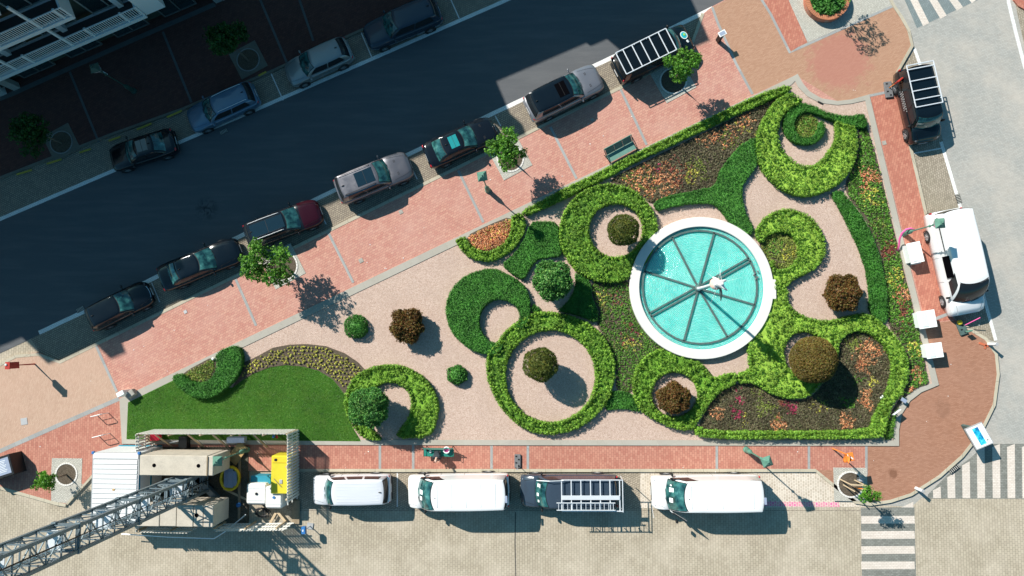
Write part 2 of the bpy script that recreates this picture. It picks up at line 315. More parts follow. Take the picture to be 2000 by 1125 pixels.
class MB:
    def __init__(s): s.v = []; s.f = []; s.mi = []; s.m = 0; s.sm = []; s.smooth = False
    def add(s, vs, fs):
        b = len(s.v); s.v += [tuple(v) for v in vs]
        for f in fs: s.f.append(tuple(i+b for i in f)); s.mi.append(s.m); s.sm.append(s.smooth)
        return s
    def box(s, c, d, rz=0, rot=None, bev=0):
        x, y, z = d[0]/2, d[1]/2, d[2]/2
        if bev:
            b = min(bev, x*.9, y*.9, z*.9); P = []
            for zz, k in ((-z, b), (-z+b, 0), (z-b, 0), (z, b)):
                for sx, sy in ((1, 1), (-1, 1), (-1, -1), (1, -1)):
                    if (sx*sy) > 0: P += [(sx*(x-k), sy*(y-k-b*(1 if not k else 0)), zz), (sx*(x-k-b*(1 if not k else 0)), sy*(y-k), zz)]
                    else: P += [(sx*(x-k-b*(1 if not k else 0)), sy*(y-k), zz), (sx*(x-k), sy*(y-k-b*(1 if not k else 0)), zz)]
            F = [tuple(reversed(range(8))), tuple(range(24, 32))]
            for r in range(3):
                for i in range(8): j = (i+1) % 8; F.append((r*8+i, r*8+j, r*8+8+j, r*8+8+i))
        else:
            P = [(-x, -y, -z), (x, -y, -z), (x, y, -z), (-x, y, -z), (-x, -y, z), (x, -y, z), (x, y, z), (-x, y, z)]
            F = [(0, 3, 2, 1), (4, 5, 6, 7), (0, 1, 5, 4), (1, 2, 6, 5), (2, 3, 7, 6), (3, 0, 4, 7)]
        Mx = rot if rot is not None else Matrix.Rotation(rz, 3, 'Z')
        c = Vector(c)
        return s.add([Mx @ Vector(p)+c for p in P], F)
    def beam(s, a, b, w, h=None):
        a, b = Vector(a), Vector(b); d = b-a; L = d.length
        if L < 1e-6: return s
        q = d.to_track_quat('X', 'Z').to_matrix()
        return s.box((a+b)/2, (L, w, h or w), rot=q)
    def tube(s, a, b, r0, r1=None, n=8, cap=True):
        a, b = Vector(a), Vector(b); r1 = r0 if r1 is None else r1
        q = (b-a).to_track_quat('Z', 'X').to_matrix(); P = []
        for c, r in ((a, r0), (b, r1)):
            for i in range(n):
                t = 2*math.pi*i/n; P.append(q @ Vector((r*math.cos(t), r*math.sin(t), 0))+c)
        F = [(i, (i+1) % n, n+(i+1) % n, n+i) for i in range(n)]
        if cap: F += [tuple(reversed(range(n))), tuple(range(n, 2*n))]
        return s.add(P, F)
    def path(s, pts, rs, n=8):
        pts = [Vector(p) for p in pts]
        if not isinstance(rs, (list, tuple)): rs = [rs]*len(pts)
        P = []
        for k, p in enumerate(pts):
            d = (pts[min(k+1, len(pts)-1)]-pts[max(k-1, 0)]).normalized(); q = d.to_track_quat('Z', 'X').to_matrix()
            for i in range(n):
                t = 2*math.pi*i/n; P.append(q @ Vector((rs[k]*math.cos(t), rs[k]*math.sin(t), 0))+p)
        F = []
        for k in range(len(pts)-1):
            for i in range(n): j = (i+1) % n; F.append((k*n+i, k*n+j, k*n+n+j, k*n+n+i))
        F += [tuple(reversed(range(n))), tuple(range((len(pts)-1)*n, len(pts)*n))]
        return s.add(P, F)
    def lathe(s, prof, c=(0, 0, 0), n=24, cap=True, rot=None):
        c = Vector(c); P = []
        for r, z in prof:
            for i in range(n):
                t = 2*math.pi*i/n; p = Vector((r*math.cos(t), r*math.sin(t), z))
                if rot is not None: p = rot @ p
                P.append(p+c)
        F = []
        for k in range(len(prof)-1):
            for i in range(n): j = (i+1) % n; F.append((k*n+i, k*n+j, k*n+n+j, k*n+n+i))
        if cap: F += [tuple(reversed(range(n))), tuple(range((len(prof)-1)*n, len(prof)*n))]
        return s.add(P, F)
    def ball(s, c, r, n=12, m=8, rot=None):
        if not isinstance(r, (tuple, list)): r = (r, r, r)
        P = []; F = []
        for j in range(m+1):
            a = math.pi*j/m
            for i in range(n):
                t = 2*math.pi*i/n
                p = Vector((r[0]*math.sin(a)*math.cos(t), r[1]*math.sin(a)*math.sin(t), -r[2]*math.cos(a)))
                if rot is not None: p = rot @ p
                P.append(p+Vector(c))
        for j in range(m):
            for i in range(n): k = (i+1) % n; F.append((j*n+i, j*n+k, j*n+n+k, j*n+n+i))
        return s.add(P, F)
    def prism(s, poly, z0, z1, holes=(), inset=0):
        """poly: list of (x,y); top cap at z1, sides down to z0"""
        loops = [[Vector((p[0], p[1], z1)) for p in poly]]+[[Vector((p[0], p[1], z1)) for p in h] for h in holes]
        tris = geometry.tessellate_polygon(loops)
        fl = [p for l in loops for p in l]; b = []
        for t in tris:
            a, bb, c = (fl[i] for i in t)
            b.append(t if (bb-a).cross(c-a).z > 0 else tuple(reversed(t)))
        s.add(fl, b)
        if z1-z0 > 1e-5:
            off = 0
            for li, l in enumerate(loops):
                n = len(l); ar = sum(l[i].x*l[(i+1) % n].y-l[(i+1) % n].x*l[i].y for i in range(n))
                P = [(p.x, p.y, z1) for p in l]+[(p.x, p.y, z0) for p in l]
                flip = (ar > 0) == (li == 0)
                F = [((i, n+i, n+(i+1) % n, (i+1) % n) if flip else (i, (i+1) % n, n+(i+1) % n, n+i)) for i in range(n)]
                s.add(P, F)
        return s
    def build(s, name, mats, parent=None, smooth=False, label=None, cat=None, group=None, kind=None):
        me = bpy.data.meshes.new(name); me.from_pydata(s.v, [], s.f)
        if not isinstance(mats, (list, tuple)): mats = [mats]
        for m in mats: me.materials.append(m)
        me.polygons.foreach_set('material_index', s.mi)
        me.polygons.foreach_set('use_smooth', [bool(smooth or x) for x in s.sm])
        me.update()
        o = bpy.data.objects.new(name, me); COL.objects.link(o)
        if parent is not None: o.parent = parent
        return tag(o, label, cat, group, kind)

def px(poly, z=0): return [W2(x, y, z) for x, y in poly]
def chaikin(p, it=2):
    for _ in range(it):
        q = []
        for i in range(len(p)):
            a, b = p[i], p[(i+1) % len(p)]
            q += [(a[0]*.75+b[0]*.25, a[1]*.75+b[1]*.25), (a[0]*.25+b[0]*.75, a[1]*.25+b[1]*.75)]
        p = q
    return p
def ell(cx, cy, rx, ry=None, n=40, a0=0, a1=360):
    ry = ry or rx; full = abs(a1-a0) >= 360
    k = n if full else n+1
    return [(cx+rx*math.cos(R(a0+(a1-a0)*i/n)), cy+ry*math.sin(R(a0+(a1-a0)*i/n))) for i in range(k)]
def struct(name, poly, z, mat, z0=None, holes=(), kind='structure', raw=False):
    b = MB(); f = (lambda q: q) if raw else (lambda q: px(q, z))
    b.prism(f(poly), z if z0 is None else z0, z, [f(h) for h in holes])
    return b.build(name, M[mat] if isinstance(mat, str) else mat, kind=kind)
def strip(name, pts, wpx, z, mat, z0=None, kind='structure', side=0):
    """a band of constant width (px) along a polyline"""
    n = len(pts); L = []; Rr = []
    for i in range(n):
        a = Vector(pts[max(0, i-1)]); b = Vector(pts[min(n-1, i+1)]); d = (b-a).normalized(); nn = Vector((-d.y, d.x))
        p = Vector(pts[i]); L.append(tuple(p+nn*wpx*(.5+side))); Rr.append(tuple(p-nn*wpx*(.5-side)))
    return struct(name, L+Rr[::-1], z, mat, z0, kind=kind)

def leaf_arrays(C, rad, per, size, lo=-.25, squash=.8, el=1.5, jit=.5, up=.25):
    """per leaf quads on a dome round every centre. C:(N,3)"""
    N = len(C); n = N*per
    C = np.repeat(C, per, 0); rad = np.repeat(np.broadcast_to(rad, N), per)
    u = RNG.uniform(lo, 1, n); t = RNG.uniform(0, 2*np.pi, n); q = np.sqrt(1-u*u)
    D = np.stack([q*np.cos(t), q*np.sin(t), u], 1)
    P = C+D*rad[:, None]*RNG.uniform(.7, 1.1, n)[:, None]*np.array([1, 1, squash])
    Nn = D+RNG.normal(0, jit, (n, 3)); Nn[:, 2] += up
    return quads(P, Nn, size, el)
def quads(P, Nn, size, el=1.5):
    n = len(P)
    Nn = Nn/np.linalg.norm(Nn, axis=1)[:, None]
    T = np.cross(Nn, RNG.normal(0, 1, (n, 3))); T /= np.linalg.norm(T, axis=1)[:, None]; B = np.cross(Nn, T)
    s = (size*RNG.uniform(.65, 1.35, n))[:, None]
    V = np.stack([P-T*s*el*.5, P+B*s*.42+Nn*s*.1, P+T*s*el*.5-Nn*s*.12, P-B*s*.42+Nn*s*.1], 1)
    return V.reshape(-1, 3)
def leaf_mesh(name, groups, parent=None, base=None, **tg):
    """groups: list of (verts(4k,3), material); base: optional MB with matching materials first"""
    V = [np.array(base.v, dtype=float).reshape(-1, 3)] if base else []
    nb = len(base.v) if base else 0
    mats = [g[1] for g in groups]; me = bpy.data.meshes.new(name)
    for g in groups: V.append(g[0])
    V = np.concatenate(V); nq = sum(len(g[0])//4 for g in groups)
    fb = list(base.f) if base else []
    lt = [len(f) for f in fb]; lv = [i for f in fb for i in f]
    loops = np.concatenate([np.array(lv, dtype=np.int32), np.arange(nq*4, dtype=np.int32)+nb])
    tot = np.concatenate([np.array(lt, dtype=np.int32), np.full(nq, 4, np.int32)])
    st = np.concatenate([[0], np.cumsum(tot)[:-1]]).astype(np.int32)
    me.vertices.add(len(V)); me.vertices.foreach_set('co', V.ravel().astype(np.float32))
    me.loops.add(len(loops)); me.loops.foreach_set('vertex_index', loops)
    me.polygons.add(len(tot)); me.polygons.foreach_set('loop_start', st); me.polygons.foreach_set('loop_total', tot)
    um = []
    for m in mats:
        if m not in um: um.append(m)
    bm_ = base.basemat if base else None
    if bm_ and bm_ not in um: um.append(bm_)
    for m in um: me.materials.append(m)
    mi = [np.full(len(fb), um.index(bm_) if bm_ else 0)] if base else []
    for g in groups: mi.append(np.full(len(g[0])//4, um.index(g[1])))
    me.polygons.foreach_set('material_index', np.concatenate(mi).astype(np.int32))
    me.update(calc_edges=True); me.validate()
    o = bpy.data.objects.new(name, me); COL.objects.link(o)
    if parent is not None: o.parent = parent
    return tag(o, **tg)

def inside(P, poly):
    """vectorised point in polygon"""
    x, y = P[:, 0], P[:, 1]; r = np.zeros(len(P), bool); n = len(poly)
    for i in range(n):
        x1, y1 = poly[i]; x2, y2 = poly[(i+1) % n]
        c = ((y1 > y) != (y2 > y)); d = (y2-y1) if y2 != y1 else 1e-9
        r ^= c & (x < (x2-x1)*(y-y1)/d+x1)
    return r
def edge_dist(P, poly):
    d = np.full(len(P), 1e9); n = len(poly)
    for i in range(n):
        a = np.array(poly[i]); b = np.array(poly[(i+1) % n]); ab = b-a
        t = np.clip(((P-a)@ab)/max(1e-9, ab@ab), 0, 1); q = a+t[:, None]*ab
        d = np.minimum(d, np.linalg.norm(P-q, axis=1))
    return d
def scatter(poly, spacing, holes=(), margin=0, jit=.42):
    """jittered hexagonal points inside world polygon"""
    A = np.array(poly); x0, y0 = A.min(0); x1, y1 = A.max(0)
    gx = np.arange(x0, x1, spacing); gy = np.arange(y0, y1, spacing*.87)
    X, Y = np.meshgrid(gx, gy); X = X+(np.arange(len(gy)) % 2)[:, None]*spacing*.5
    P = np.stack([X.ravel(), Y.ravel()], 1); P += RNG.uniform(-jit, jit, P.shape)*spacing
    k = inside(P, poly)
    for h in holes: k &= ~inside(P, h)
    P = P[k]
    if margin:
        d = edge_dist(P, poly)
        for h in holes: d = np.minimum(d, edge_dist(P, h))
        P = P[d > margin]
    return P
def along(poly, step):
    out = []; n = len(poly); acc = 0
    for i in range(n):
        a = np.array(poly[i]); b = np.array(poly[(i+1) % n]); L = np.linalg.norm(b-a)
        if L < 1e-6: continue
        t = acc
        while t < L: out.append(a+(b-a)*t/L); t += step
        acc = t-L
    return np.array(out)
def lump(P, s=1.7, a=.05):
    return a*(np.sin(P[:, 0]*s*2.1+1.3)*np.cos(P[:, 1]*s*1.7)+.6*np.sin(P[:, 0]*s*5.3)*np.sin(P[:, 1]*s*4.7+2))

FCX, FCY = W2(1370, 562, .62); FRR = 138/(FPX/(H-.62))
GZ = .16                                           # gravel level in the garden
HEDGES = []
def inset_ring(poly, d):
    n = len(poly); ar = sum(poly[i][0]*poly[(i+1) % n][1]-poly[(i+1) % n][0]*poly[i][1] for i in range(n)); sg = 1 if ar > 0 else -1; out = []
    for i in range(n):
        a, b = Vector(poly[i-1]), Vector(poly[(i+1) % n]); t = b-a
        if t.length < 1e-6: out.append(tuple(poly[i])); continue
        t.normalize(); out.append((poly[i][0]-t.y*d*sg, poly[i][1]+t.x*d*sg))
    return out
def hedge(poly_px, label, kind='bright', h=.5, holes=(), smooth=2, name='clipped_hedge', group=None):
    top = GZ+h*.85
    poly = px(chaikin(poly_px, smooth) if smooth else poly_px, top)
    hol = [px(chaikin(q, 1), top) for q in holes]
    if kind == 'bright': sp, rd, per, ls, mat = .225, .115, 44, .048, M['lf_bright']
    else: sp, rd, per, ls, mat = .115, .070, 15, .040, M['lf_dark']
    poly = inset_ring(poly, rd*.85); hol = [inset_ring(q, -rd*.85) for q in hol]
    root = thing(name, label, 'hedge', (poly[0][0], poly[0][1], GZ), 0, group)
    o2 = np.array([poly[0][0], poly[0][1], GZ])
    P = scatter(poly, sp, hol, rd*.3)
    if kind == 'bright': P = P[RNG.uniform(0, 1, len(P)) > .10]
    Z = GZ+h-rd*.75+RNG.normal(0, .065 if kind == 'bright' else .025, len(P))+lump(P)
    C = [np.column_stack([P, Z])]
    for ring in [poly]+hol:
        E = along(ring, sp*.95)
        if not len(E): continue
        for zz in (.12, .30, .48, .66, .84):
            if zz*h < .03: continue
            C.append(np.column_stack([E+RNG.normal(0, .022, E.shape), np.full(len(E), GZ+h*zz)+RNG.normal(0, .02, len(E))]))
    C = np.concatenate(C); C = C[np.hypot(C[:, 0]-FCX, C[:, 1]-FCY) > FRR+.10]-o2
    V = leaf_arrays(C, rd*RNG.uniform(.65, 1.3, len(C)), per, ls, jit=.30, up=.0, squash=1.0)
    b = MB(); b.prism([(p[0]-o2[0], p[1]-o2[1]) for p in poly], 0, h-rd*2.3, [[(p[0]-o2[0], p[1]-o2[1]) for p in q] for q in hol]); b.basemat = mat
    leaf_mesh('foliage', [(V, mat)], root, b)
    # woody stems low inside the hedge
    s = MB()
    for p in P[::max(1, len(P)//40)]:
        s.tube((p[0]-o2[0], p[1]-o2[1], 0), (p[0]-o2[0]+.02, p[1]-o2[1], h*.6), .012, .008, 5)
    s.build('stems', M['bark'], root)
    return root

def ball_shrub(cx, cy, rpx, zc, label, mat, name='clipped_ball_tree', cat='topiary', rough=.03, leaf=.045, dens=1.0, squash=.92, stem=True, group=None, clump=.07, per=14):
    c = W(cx, cy, zc); sc = FPX/(H-zc); r = rpx/sc
    root = thing(name, label, cat, (c.x, c.y, GZ), 0, group)
    zc -= GZ
    n = int(300*dens*(r/1.0)**2*4)
    u = RNG.uniform(-1, 1, n); t = RNG.uniform(0, 2*np.pi, n); q = np.sqrt(1-u*u)
    D = np.stack([q*np.cos(t), q*np.sin(t), u*squash], 1)
    wob = 1+rough*(np.sin(D[:, 0]*6+cx)+np.cos(D[:, 1]*7+cy)+np.sin(D[:, 2]*5))+RNG.normal(0, rough*.8, n)
    C = D*(r-clump*.6)*wob[:, None]; C[:, 2] += zc
    C = C[C[:, 2] > .05]
    V = leaf_arrays(C, clump*RNG.uniform(.7, 1.3, len(C)), per, leaf, lo=-1, squash=1, jit=.7)
    b = MB(); b.ball((0, 0, zc), (r*.76, r*.76, r*.76*squash), 20, 12); b.basemat = mat
    leaf_mesh('foliage', [(V, mat)], root, b)
    if stem:
        s = MB(); s.path([(0, 0, 0), (.02, .01, zc*.5), (0, 0, zc)], [.06, .05, .045], 8); s.build('trunk', M['bark'], root)
    else:
        s = MB()
        for k in range(7): a = k*.9; s.tube((.05*math.cos(a), .05*math.sin(a), 0), (r*.5*math.cos(a), r*.5*math.sin(a), zc), .02, .01, 6)
        s.build('stems', M['bark'], root)
    return root

def tree(bx, by, zc, rx, ry, label, mat='lf_tree', seed=1, lobes=9, leaf=.10, dens=1.0, group=None, stake=False, base_z=.13, lean=(0, 0), name='young_tree'):
    rnd = random.Random(seed); b = W(bx, by, base_z)
    root = thing(name, label, 'tree', b, 0, group)
    top = Vector((lean[0], lean[1], zc))
    s = MB(); s.path([(0, 0, 0), top*.35+Vector((.02, .01, 0)), top*.7, top+Vector((0, 0, .5*ry))], [.065, .055, .045, .02], 8)
    C = []
    for k in range(lobes):
        a = 2*math.pi*k/lobes+rnd.uniform(-.5, .5); q = rnd.uniform(.25, 1.0)
        c = top+Vector((rx*q*.75*math.cos(a), rx*q*.75*math.sin(a), rnd.uniform(-.6, .7)*ry))
        st = top*rnd.uniform(.62, .95)
        s.path([st, (st+c)/2+Vector((0, 0, .06)), c], [.028, .02, .008], 6)
        lr = rx*rnd.uniform(.24, .46); m = int(34*dens*(lr/.4)**2)
        for _ in range(m):
            v = Vector((rnd.gauss(0, 1), rnd.gauss(0, 1), rnd.gauss(0, .8)))
            v = v.normalized()*lr*rnd.uniform(.45, 1.1); C.append(tuple(c+v))
    C = np.array(C)
    V = leaf_arrays(C, .10, 9, leaf, lo=-1, squash=1, el=1.25, jit=.6)
    s.build('trunk', M['bark'], root)
    leaf_mesh('crown', [(V, M[mat])], root)
    return root

def bedding(name, poly_px, layers, label, z=None, spacing=.16, kind='stuff', fat=1.25, holes=(), smooth=1, soil=True, cover=1.0, hgt=.12, leafs=.045, margin=.08, per=9, rad=.06):
    """soil bed with low rosettes; layers: list of (x,y,r,material key,strength) patches over the first (default) material"""
    z = GZ+.05 if z is None else z
    pp = chaikin(poly_px, smooth) if smooth else poly_px
    spacing *= .8; leafs *= fat; rad *= fat; cover = min(1, cover*1.12)
    poly = px(pp, z); hol = [px(q, z) for q in holes]
    if soil:
        b = MB(); b.prism(poly, GZ-.1, z, hol); b.build('soil_bed', M['soil'], kind='structure')
    P = scatter(poly, spacing, hol, margin)
    P = P[RNG.uniform(0, 1, len(P)) < cover]
    key = np.full(len(P), 0); mats = [layers[0]]
    for (x, y, r, mk, am) in layers[1:]:
        c = np.array(W2(x, y, z)); rr = r/30.
        d = np.linalg.norm(P-c, axis=1)+RNG.normal(0, .12*rr+.03, len(P))+.25*rr*np.sin(P[:, 0]*5)*np.cos(P[:, 1]*6)
        if mk not in mats: mats.append(mk)
        k = (d < rr*1.08) & (RNG.uniform(0, 1, len(P)) < am*.78); key[k] = mats.index(mk)
    groups = []
    for i, mk in enumerate(mats):
        Q = P[key == i]
        if not len(Q): continue
        C = np.column_stack([Q, np.full(len(Q), z+hgt*.35)])
        sc = 1.05 if mk in ('pl_orange', 'pl_yellow', 'pl_pink') else 1
        V = leaf_arrays(C, rad*sc*RNG.uniform(.7, 1.3, len(C)), per, leafs*sc, lo=-.1, squash=hgt/rad*.5, jit=.6)
        groups.append((V, M[mk]))
    if groups: leaf_mesh(name, groups, label=label, cat='bedding plants', kind=kind)
# ------------------------------------------------------------------ ground
PZ = .12                                                   # pavement level
g = MB(); g.prism([(-220, -220), (220, -220), (220, 220), (-220, 220)], -.3, -.012); g.build('ground', M['beige'], kind='structure')
struct('paved_road', [(-500, 960), (2600, 960), (2600, 1600), (-500, 1600)], 0, 'beige')
struct('grey_paved_road', [(1650, -500), (2500, -500), (2500, 972), (1800, 972), (1780, 990), (1690, 985), (1600, 700)], .004, 'grey_pav')
struct('asphalt_road', [(-700, 1000), (-700, 723), (0, 424), (1010, -14), (1600, -270), (2000, -260), (1395, 12), (75, 655), (0, 690), (-300, 820)], .006, 'asphalt')
def q(p): return struct(*p)
# parking lanes
struct('cobbled_parking_lane', [(60, 662), (1392, 14), (1375, 30), (1345, 105), (1213, 171), (117, 708), (85, 700)], .010, 'cobble_dk')
struct('cobbled_parking_lane', [(-300, 545), (-60, 372), (215, 262), (355, 212), (525, 140), (700, 60), (860, -10), (1100, -120), (1300, -130), (990, 0), (0, 425)], .010, 'cobble_dk')
struct('cobbled_parking_lane', [(590, 920), (1593, 920), (1640, 960), (1690, 990), (590, 996)], .008, 'cobble_s')
struct('cobbled_parking_lane', [(560, 919), (1250, 919), (1250, 995), (560, 995)], .012, 'cobble')
struct('cobbled_parking_lane', [(1745, 150), (1788, 95), (1835, 250), (1945, 668), (1890, 650), (1848, 600), (1800, 380)], .008, 'cobble_e')
# white lines
strip('white_line', [(-300, 560), (0, 428), (500, 214), (1010, -9), (1300, -132)], 7, .014, 'white_line')
strip('white_line', [(76, 650), (250, 568), (640, 378), (962, 222), (1200, 110), (1392, 16)], 8, .014, 'white_line')
strip('white_line', [(1786, 95), (1799, 132)], 6, .014, 'white_line_e')
strip('white_line', [(1838, 277), (1873, 395), (1905, 520), (1945, 665)], 6.5, .014, 'white_line_e')
strip('white_line', [(1967, -40), (1970, 5), (1982, 55), (2000, 125), (2040, 260)], 7, .012, 'white_mark')
for a, b in (((703, 58), (727, 114)), ((527, 138), (553, 196)), ((880, -2), (897, 36)), ((794, 308), (815, 350)), ((967, 226), (978, 246)), ((296, 552), (312, 590)),
             ((618, 399), (637, 438)), ((455, 472), (475, 516))):
    strip('stall_line', [a, b], 2.2, .015, 'white_mark')
strip('stall_line', [(776, 923), (776, 990)], 2.4, .016, 'white_mark'); strip('stall_line', [(1782, 300), (1842, 289)], 2.6, .015, 'white_mark')
strip('stall_line', [(1273, 990), (1277, 1012)], 1.0, .016, 'white_mark')
struct('pink_marking', [(1485, 979), (1638, 981), (1640, 990), (1485, 988)], .0135, pavers('pink paint on setts', (.72, .12, .32), (.55, .30, .30), (.62, .5, .44), .20, .15, R(90), .02, (.6, .3, .3), .3))
# pavements ---------------------------------------------------------
NWP = [(117, 708), (650, 447), (1213, 171), (1345, 105), (1372, 28), (1392, 12), (1500, -45), (1720, -60), (1745, 10), (1761, 33), (1775, 59), (1783, 88), (1747, 150),
       (1800, 380), (1848, 600), (1868, 628), (1925, 662), (1945, 690), (1950, 730), (1942, 790), (1915, 845), (1880, 890), (1835, 930), (1780, 965), (1740, 978), (1700, 984),
       (1672, 980), (1640, 955), (1593, 920), (560, 920), (187, 920), (129, 986), (110, 984), (60, 970), (0, 953), (-300, 900), (-300, 750), (0, 713), (30, 694), (75, 688)]
struct('pavement', NWP, PZ, 'redpav', -.02)
L1 = PZ+.004; L2 = PZ+.008; L3 = PZ+.012
struct('pavement', [(-300, 747), (0, 711), (34, 694), (74, 690), (117, 707), (186, 673), (228, 765), (232, 778), (0, 880), (-300, 1000)], L1, 'tan_w')
struct('pavement', [(-300, 1004), (0, 884), (233, 782), (242, 866), (590, 868), (590, 918), (187, 918), (129, 984), (110, 982), (60, 968), (0, 951), (-300, 900)], L1, 'redpav_s')
struct('pavement', [(590, 869), (1690, 869), (1690, 918), (590, 918)], L1, 'redpav_s')
struct('pavement', [(1392, 14), (1402, 45), (1437, 123), (1471, 184), (1555, 147), (1640, 200), (1700, 186), (1752, 168), (1744, 150), (1781, 88), (1773, 59), (1759, 33), (1742, 8), (1720, -58), (1500, -43)], L1, 'tan')
struct('pavement', [(1699, 186), (1751, 172), (1800, 382), (1848, 600), (1862, 624), (1808, 632), (1790, 560)], L1, 'redpav_e')
struct('pavement', [(1808, 632), (1866, 626), (1923, 664), (1943, 690), (1948, 730), (1940, 790), (1913, 845), (1878, 890), (1833, 930), (1778, 965), (1740, 976), (1700, 982), (1672, 978),
                    (1640, 955), (1593, 918), (1690, 918), (1690, 862), (1740, 862), (1742, 800), (1790, 755)], L1, 'tan_se')
struct('pavement', [(1490, -50), (1546, -50), (1540, 0), (1577, 82), (1543, 100), (1505, 27), (1488, 0)], L2, 'redpav_e')
struct('pavement', [(1530, -60), (1722, -60), (1744, 10), (1577, 83), (1541, 2)], L2, 'sett')
for pts, w in (([(1391, 14), (1402, 45), (1437, 123), (1470, 184)], 5), ([(1478, -40), (1488, 0), (1505, 27), (1543, 103), (1560, 94), (1745, 11)], 5),
               ([(187, 674), (204, 712), (228, 765)], 5), ([(-300, 1001), (0, 881), (120, 828), (232, 779)], 8), ([(460, 545), (500, 636)], 5), ([(640, 452), (690, 552)], 5),
               ([(895, 333), (944, 434)], 5), ([(1075, 248), (1126, 349)], 5), ([(1212, 174), (1263, 283)], 5), ([(742, 868), (742, 916)], 5), ([(807, 868), (807, 916)], 5),
               ([(960, 868), (960, 916)], 5), ([(1031, 868), (1031, 916)], 5), ([(1400, 868), (1400, 916)], 5), ([(1580, 868), (1580, 916)], 5), ([(1692, 869), (1692, 928)], 5),
               ([(1698, 187), (1742, 178)], 5), ([(1826, 623), (1852, 613)], 6)):
    strip('stone_band', pts, w, L2+.004, 'band')
# kerb stones
strip('kerb', [(-300, 768), (0, 712), (30, 696), (74, 692), (116, 707.5), (650, 446.5), (1213, 170.5), (1345, 104), (1373, 26)], 6, PZ+.020, 'kerb', 0)
strip('kerb', [(560, 919), (1593, 919), (1640, 957), (1672, 981), (1700, 985), (1740, 979), (1780, 966), (1835, 931), (1880, 891), (1915, 846), (1942, 791), (1950, 731), (1946, 691), (1926, 662), (1870, 628)], 6, PZ+.020, 'kerb_h', 0)
strip('kerb', [(1850, 604), (1800, 380), (1747, 151), (1782, 89), (1775, 59), (1761, 33), (1745, 10), (1722, -40)], 6, PZ+.022, 'kerb', 0)
strip('kerb', [(128, 987), (110, 984), (60, 970), (0, 953), (-300, 900)], 6, PZ+.020, 'kerb_h', 0)
strip('kerb', [(130, 985), (184, 925)], 4, PZ+.022, 'kerb', 0)
# upper pavement in front of the houses
struct('pavement', [(-400, 520), (-60, 372), (0, 346), (215, 262), (355, 212), (525, 140), (700, 60), (860, -12), (1100, -122), (900, -300), (-500, 20)], PZ, 'redpav_shade', -.02)
strip('kerb', [(-400, 520), (0, 347), (215, 263), (355, 213), (525, 141), (700, 61), (860, -11), (1100, -121)], 5, PZ+.020, 'kerb_shade', 0)
strip('stone_band', [(-30, 204), (22, 184), (253, 81), (420, 8)], 9, PZ+.005, 'band_shade')
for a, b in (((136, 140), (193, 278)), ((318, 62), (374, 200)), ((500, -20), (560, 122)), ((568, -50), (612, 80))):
    strip('stone_band', [a, b], 4.5, PZ+.009, 'band_shade')
for a, b in (((32, 341), (62, 332)), ((91, 320), (120, 311)), ((155, 298), (177, 291)), ((212, 275), (235, 267)), ((267, 253), (296, 241)), ((326, 229), (355, 216)), ((505, 148), (520, 140))):
    strip('yellow_marking', [a, b], 3.6, PZ+.026, 'yellow_mark')
struct('corner_pavement', [(1982, -60), (1980, 0), (1990, 12), (2080, 60), (2200, 60), (2200, -60)], PZ, 'redpav_e', -.02)
struct('verge', [(1977, -10), (1984, 12), (2003, 100), (2060, 300), (2200, 300), (2200, 0)], .010, 'cobble_e')
# zebra crossings
struct('crossing_base', [(1681, 992), (1786, 990), (1790, 1160), (1684, 1160)], .006, 'xing_grey')
for y0 in (1008, 1037.5, 1067, 1097, 1127): struct('zebra_stripe', [(1682, y0), (1786, y0-.5), (1787, y0+14.5), (1682.5, y0+15)], .012, 'xing_white')
struct('zebra_stripe', [(1760, 991), (1784, 980), (1784, 991)], .012, 'xing_white')
struct('crossing_base', [(1812, 974), (1812, 966), (1850, 928), (1895, 895), (1925, 867), (2200, 866), (2200, 974)], .0075, 'xing_grey')
for x0, yt in ((1822, 952), (1850, 926), (1879, 903), (1908, 874), (1938, 867), (1967, 867), (1996, 867), (2025, 867)):
    struct('zebra_stripe', [(x0, yt+6), (x0+15, yt-2 if yt > 867 else yt), (x0+16, 973), (x0+1, 973)], .013, 'xing_white')
struct('crossing_base', [(1745, -60), (1767, 0), (1791, 55), (1910, 0), (1890, -60)], .008, 'xing_grey2')
for a, b, c, d in (((1748, -60), (1763, -60), (1815, 45), (1803, 51)), ((1779, -60), (1794, -60), (1849, 30), (1837, 37)), ((1811, -60), (1826, -60), (1881, 14), (1869, 21)), ((1843, -60), (1858, -60), (1908, -1), (1898, 6))):
    struct('zebra_stripe', [a, b, c, d], .013, 'xing_white')
# long joint in the southern road and drains
strip('road_joint', [(1007, 1000), (1006, 1060), (1008, 1160)], 1.5, .006, 'grate'); strip('road_joint', [(560, 997), (1690, 997)], 1.2, .005, 'cobble_dk')
def drain(x, y, rz, label, L=.55, Wd=.30, z=.0):
    b = MB(); t = thing('drain_grate', label, 'drain', W(x, y, z+.016), rz, 'road drains')
    b.box((0, 0, .004), (L, Wd, .02)); b.build('grate_frame', M['grate'], t)
    c = MB()
    for k in range(6): c.box((-L/2+.05+k*(L-.1)/5, 0, .018), (.035, Wd*.85, .012))
    c.build('bars', M['drain_white'], t)
drain(157, 604, STREET, 'slotted road drain behind the black hatchback'); drain(437, 257, STREET-.03, 'slotted road drain below the blue grey estate in the shade')
drain(1872, 388, R(-75), 'slotted road drain just above the big white van', .6); drain(1864, 916, R(38), 'slotted drain in the kerb beside the zebra crossing', .7, .25, .1)
def cover(x, y, s, rz, label, mat='concrete_dk'):
    b = MB(); b.box((0, 0, .003), (s, s, .012), bev=.004); o = b.build('manhole_cover', M[mat]); o.location = W(x, y, L3+.004); o.rotation_euler.z = rz; tag(o, label, 'manhole cover', 'pavement covers')
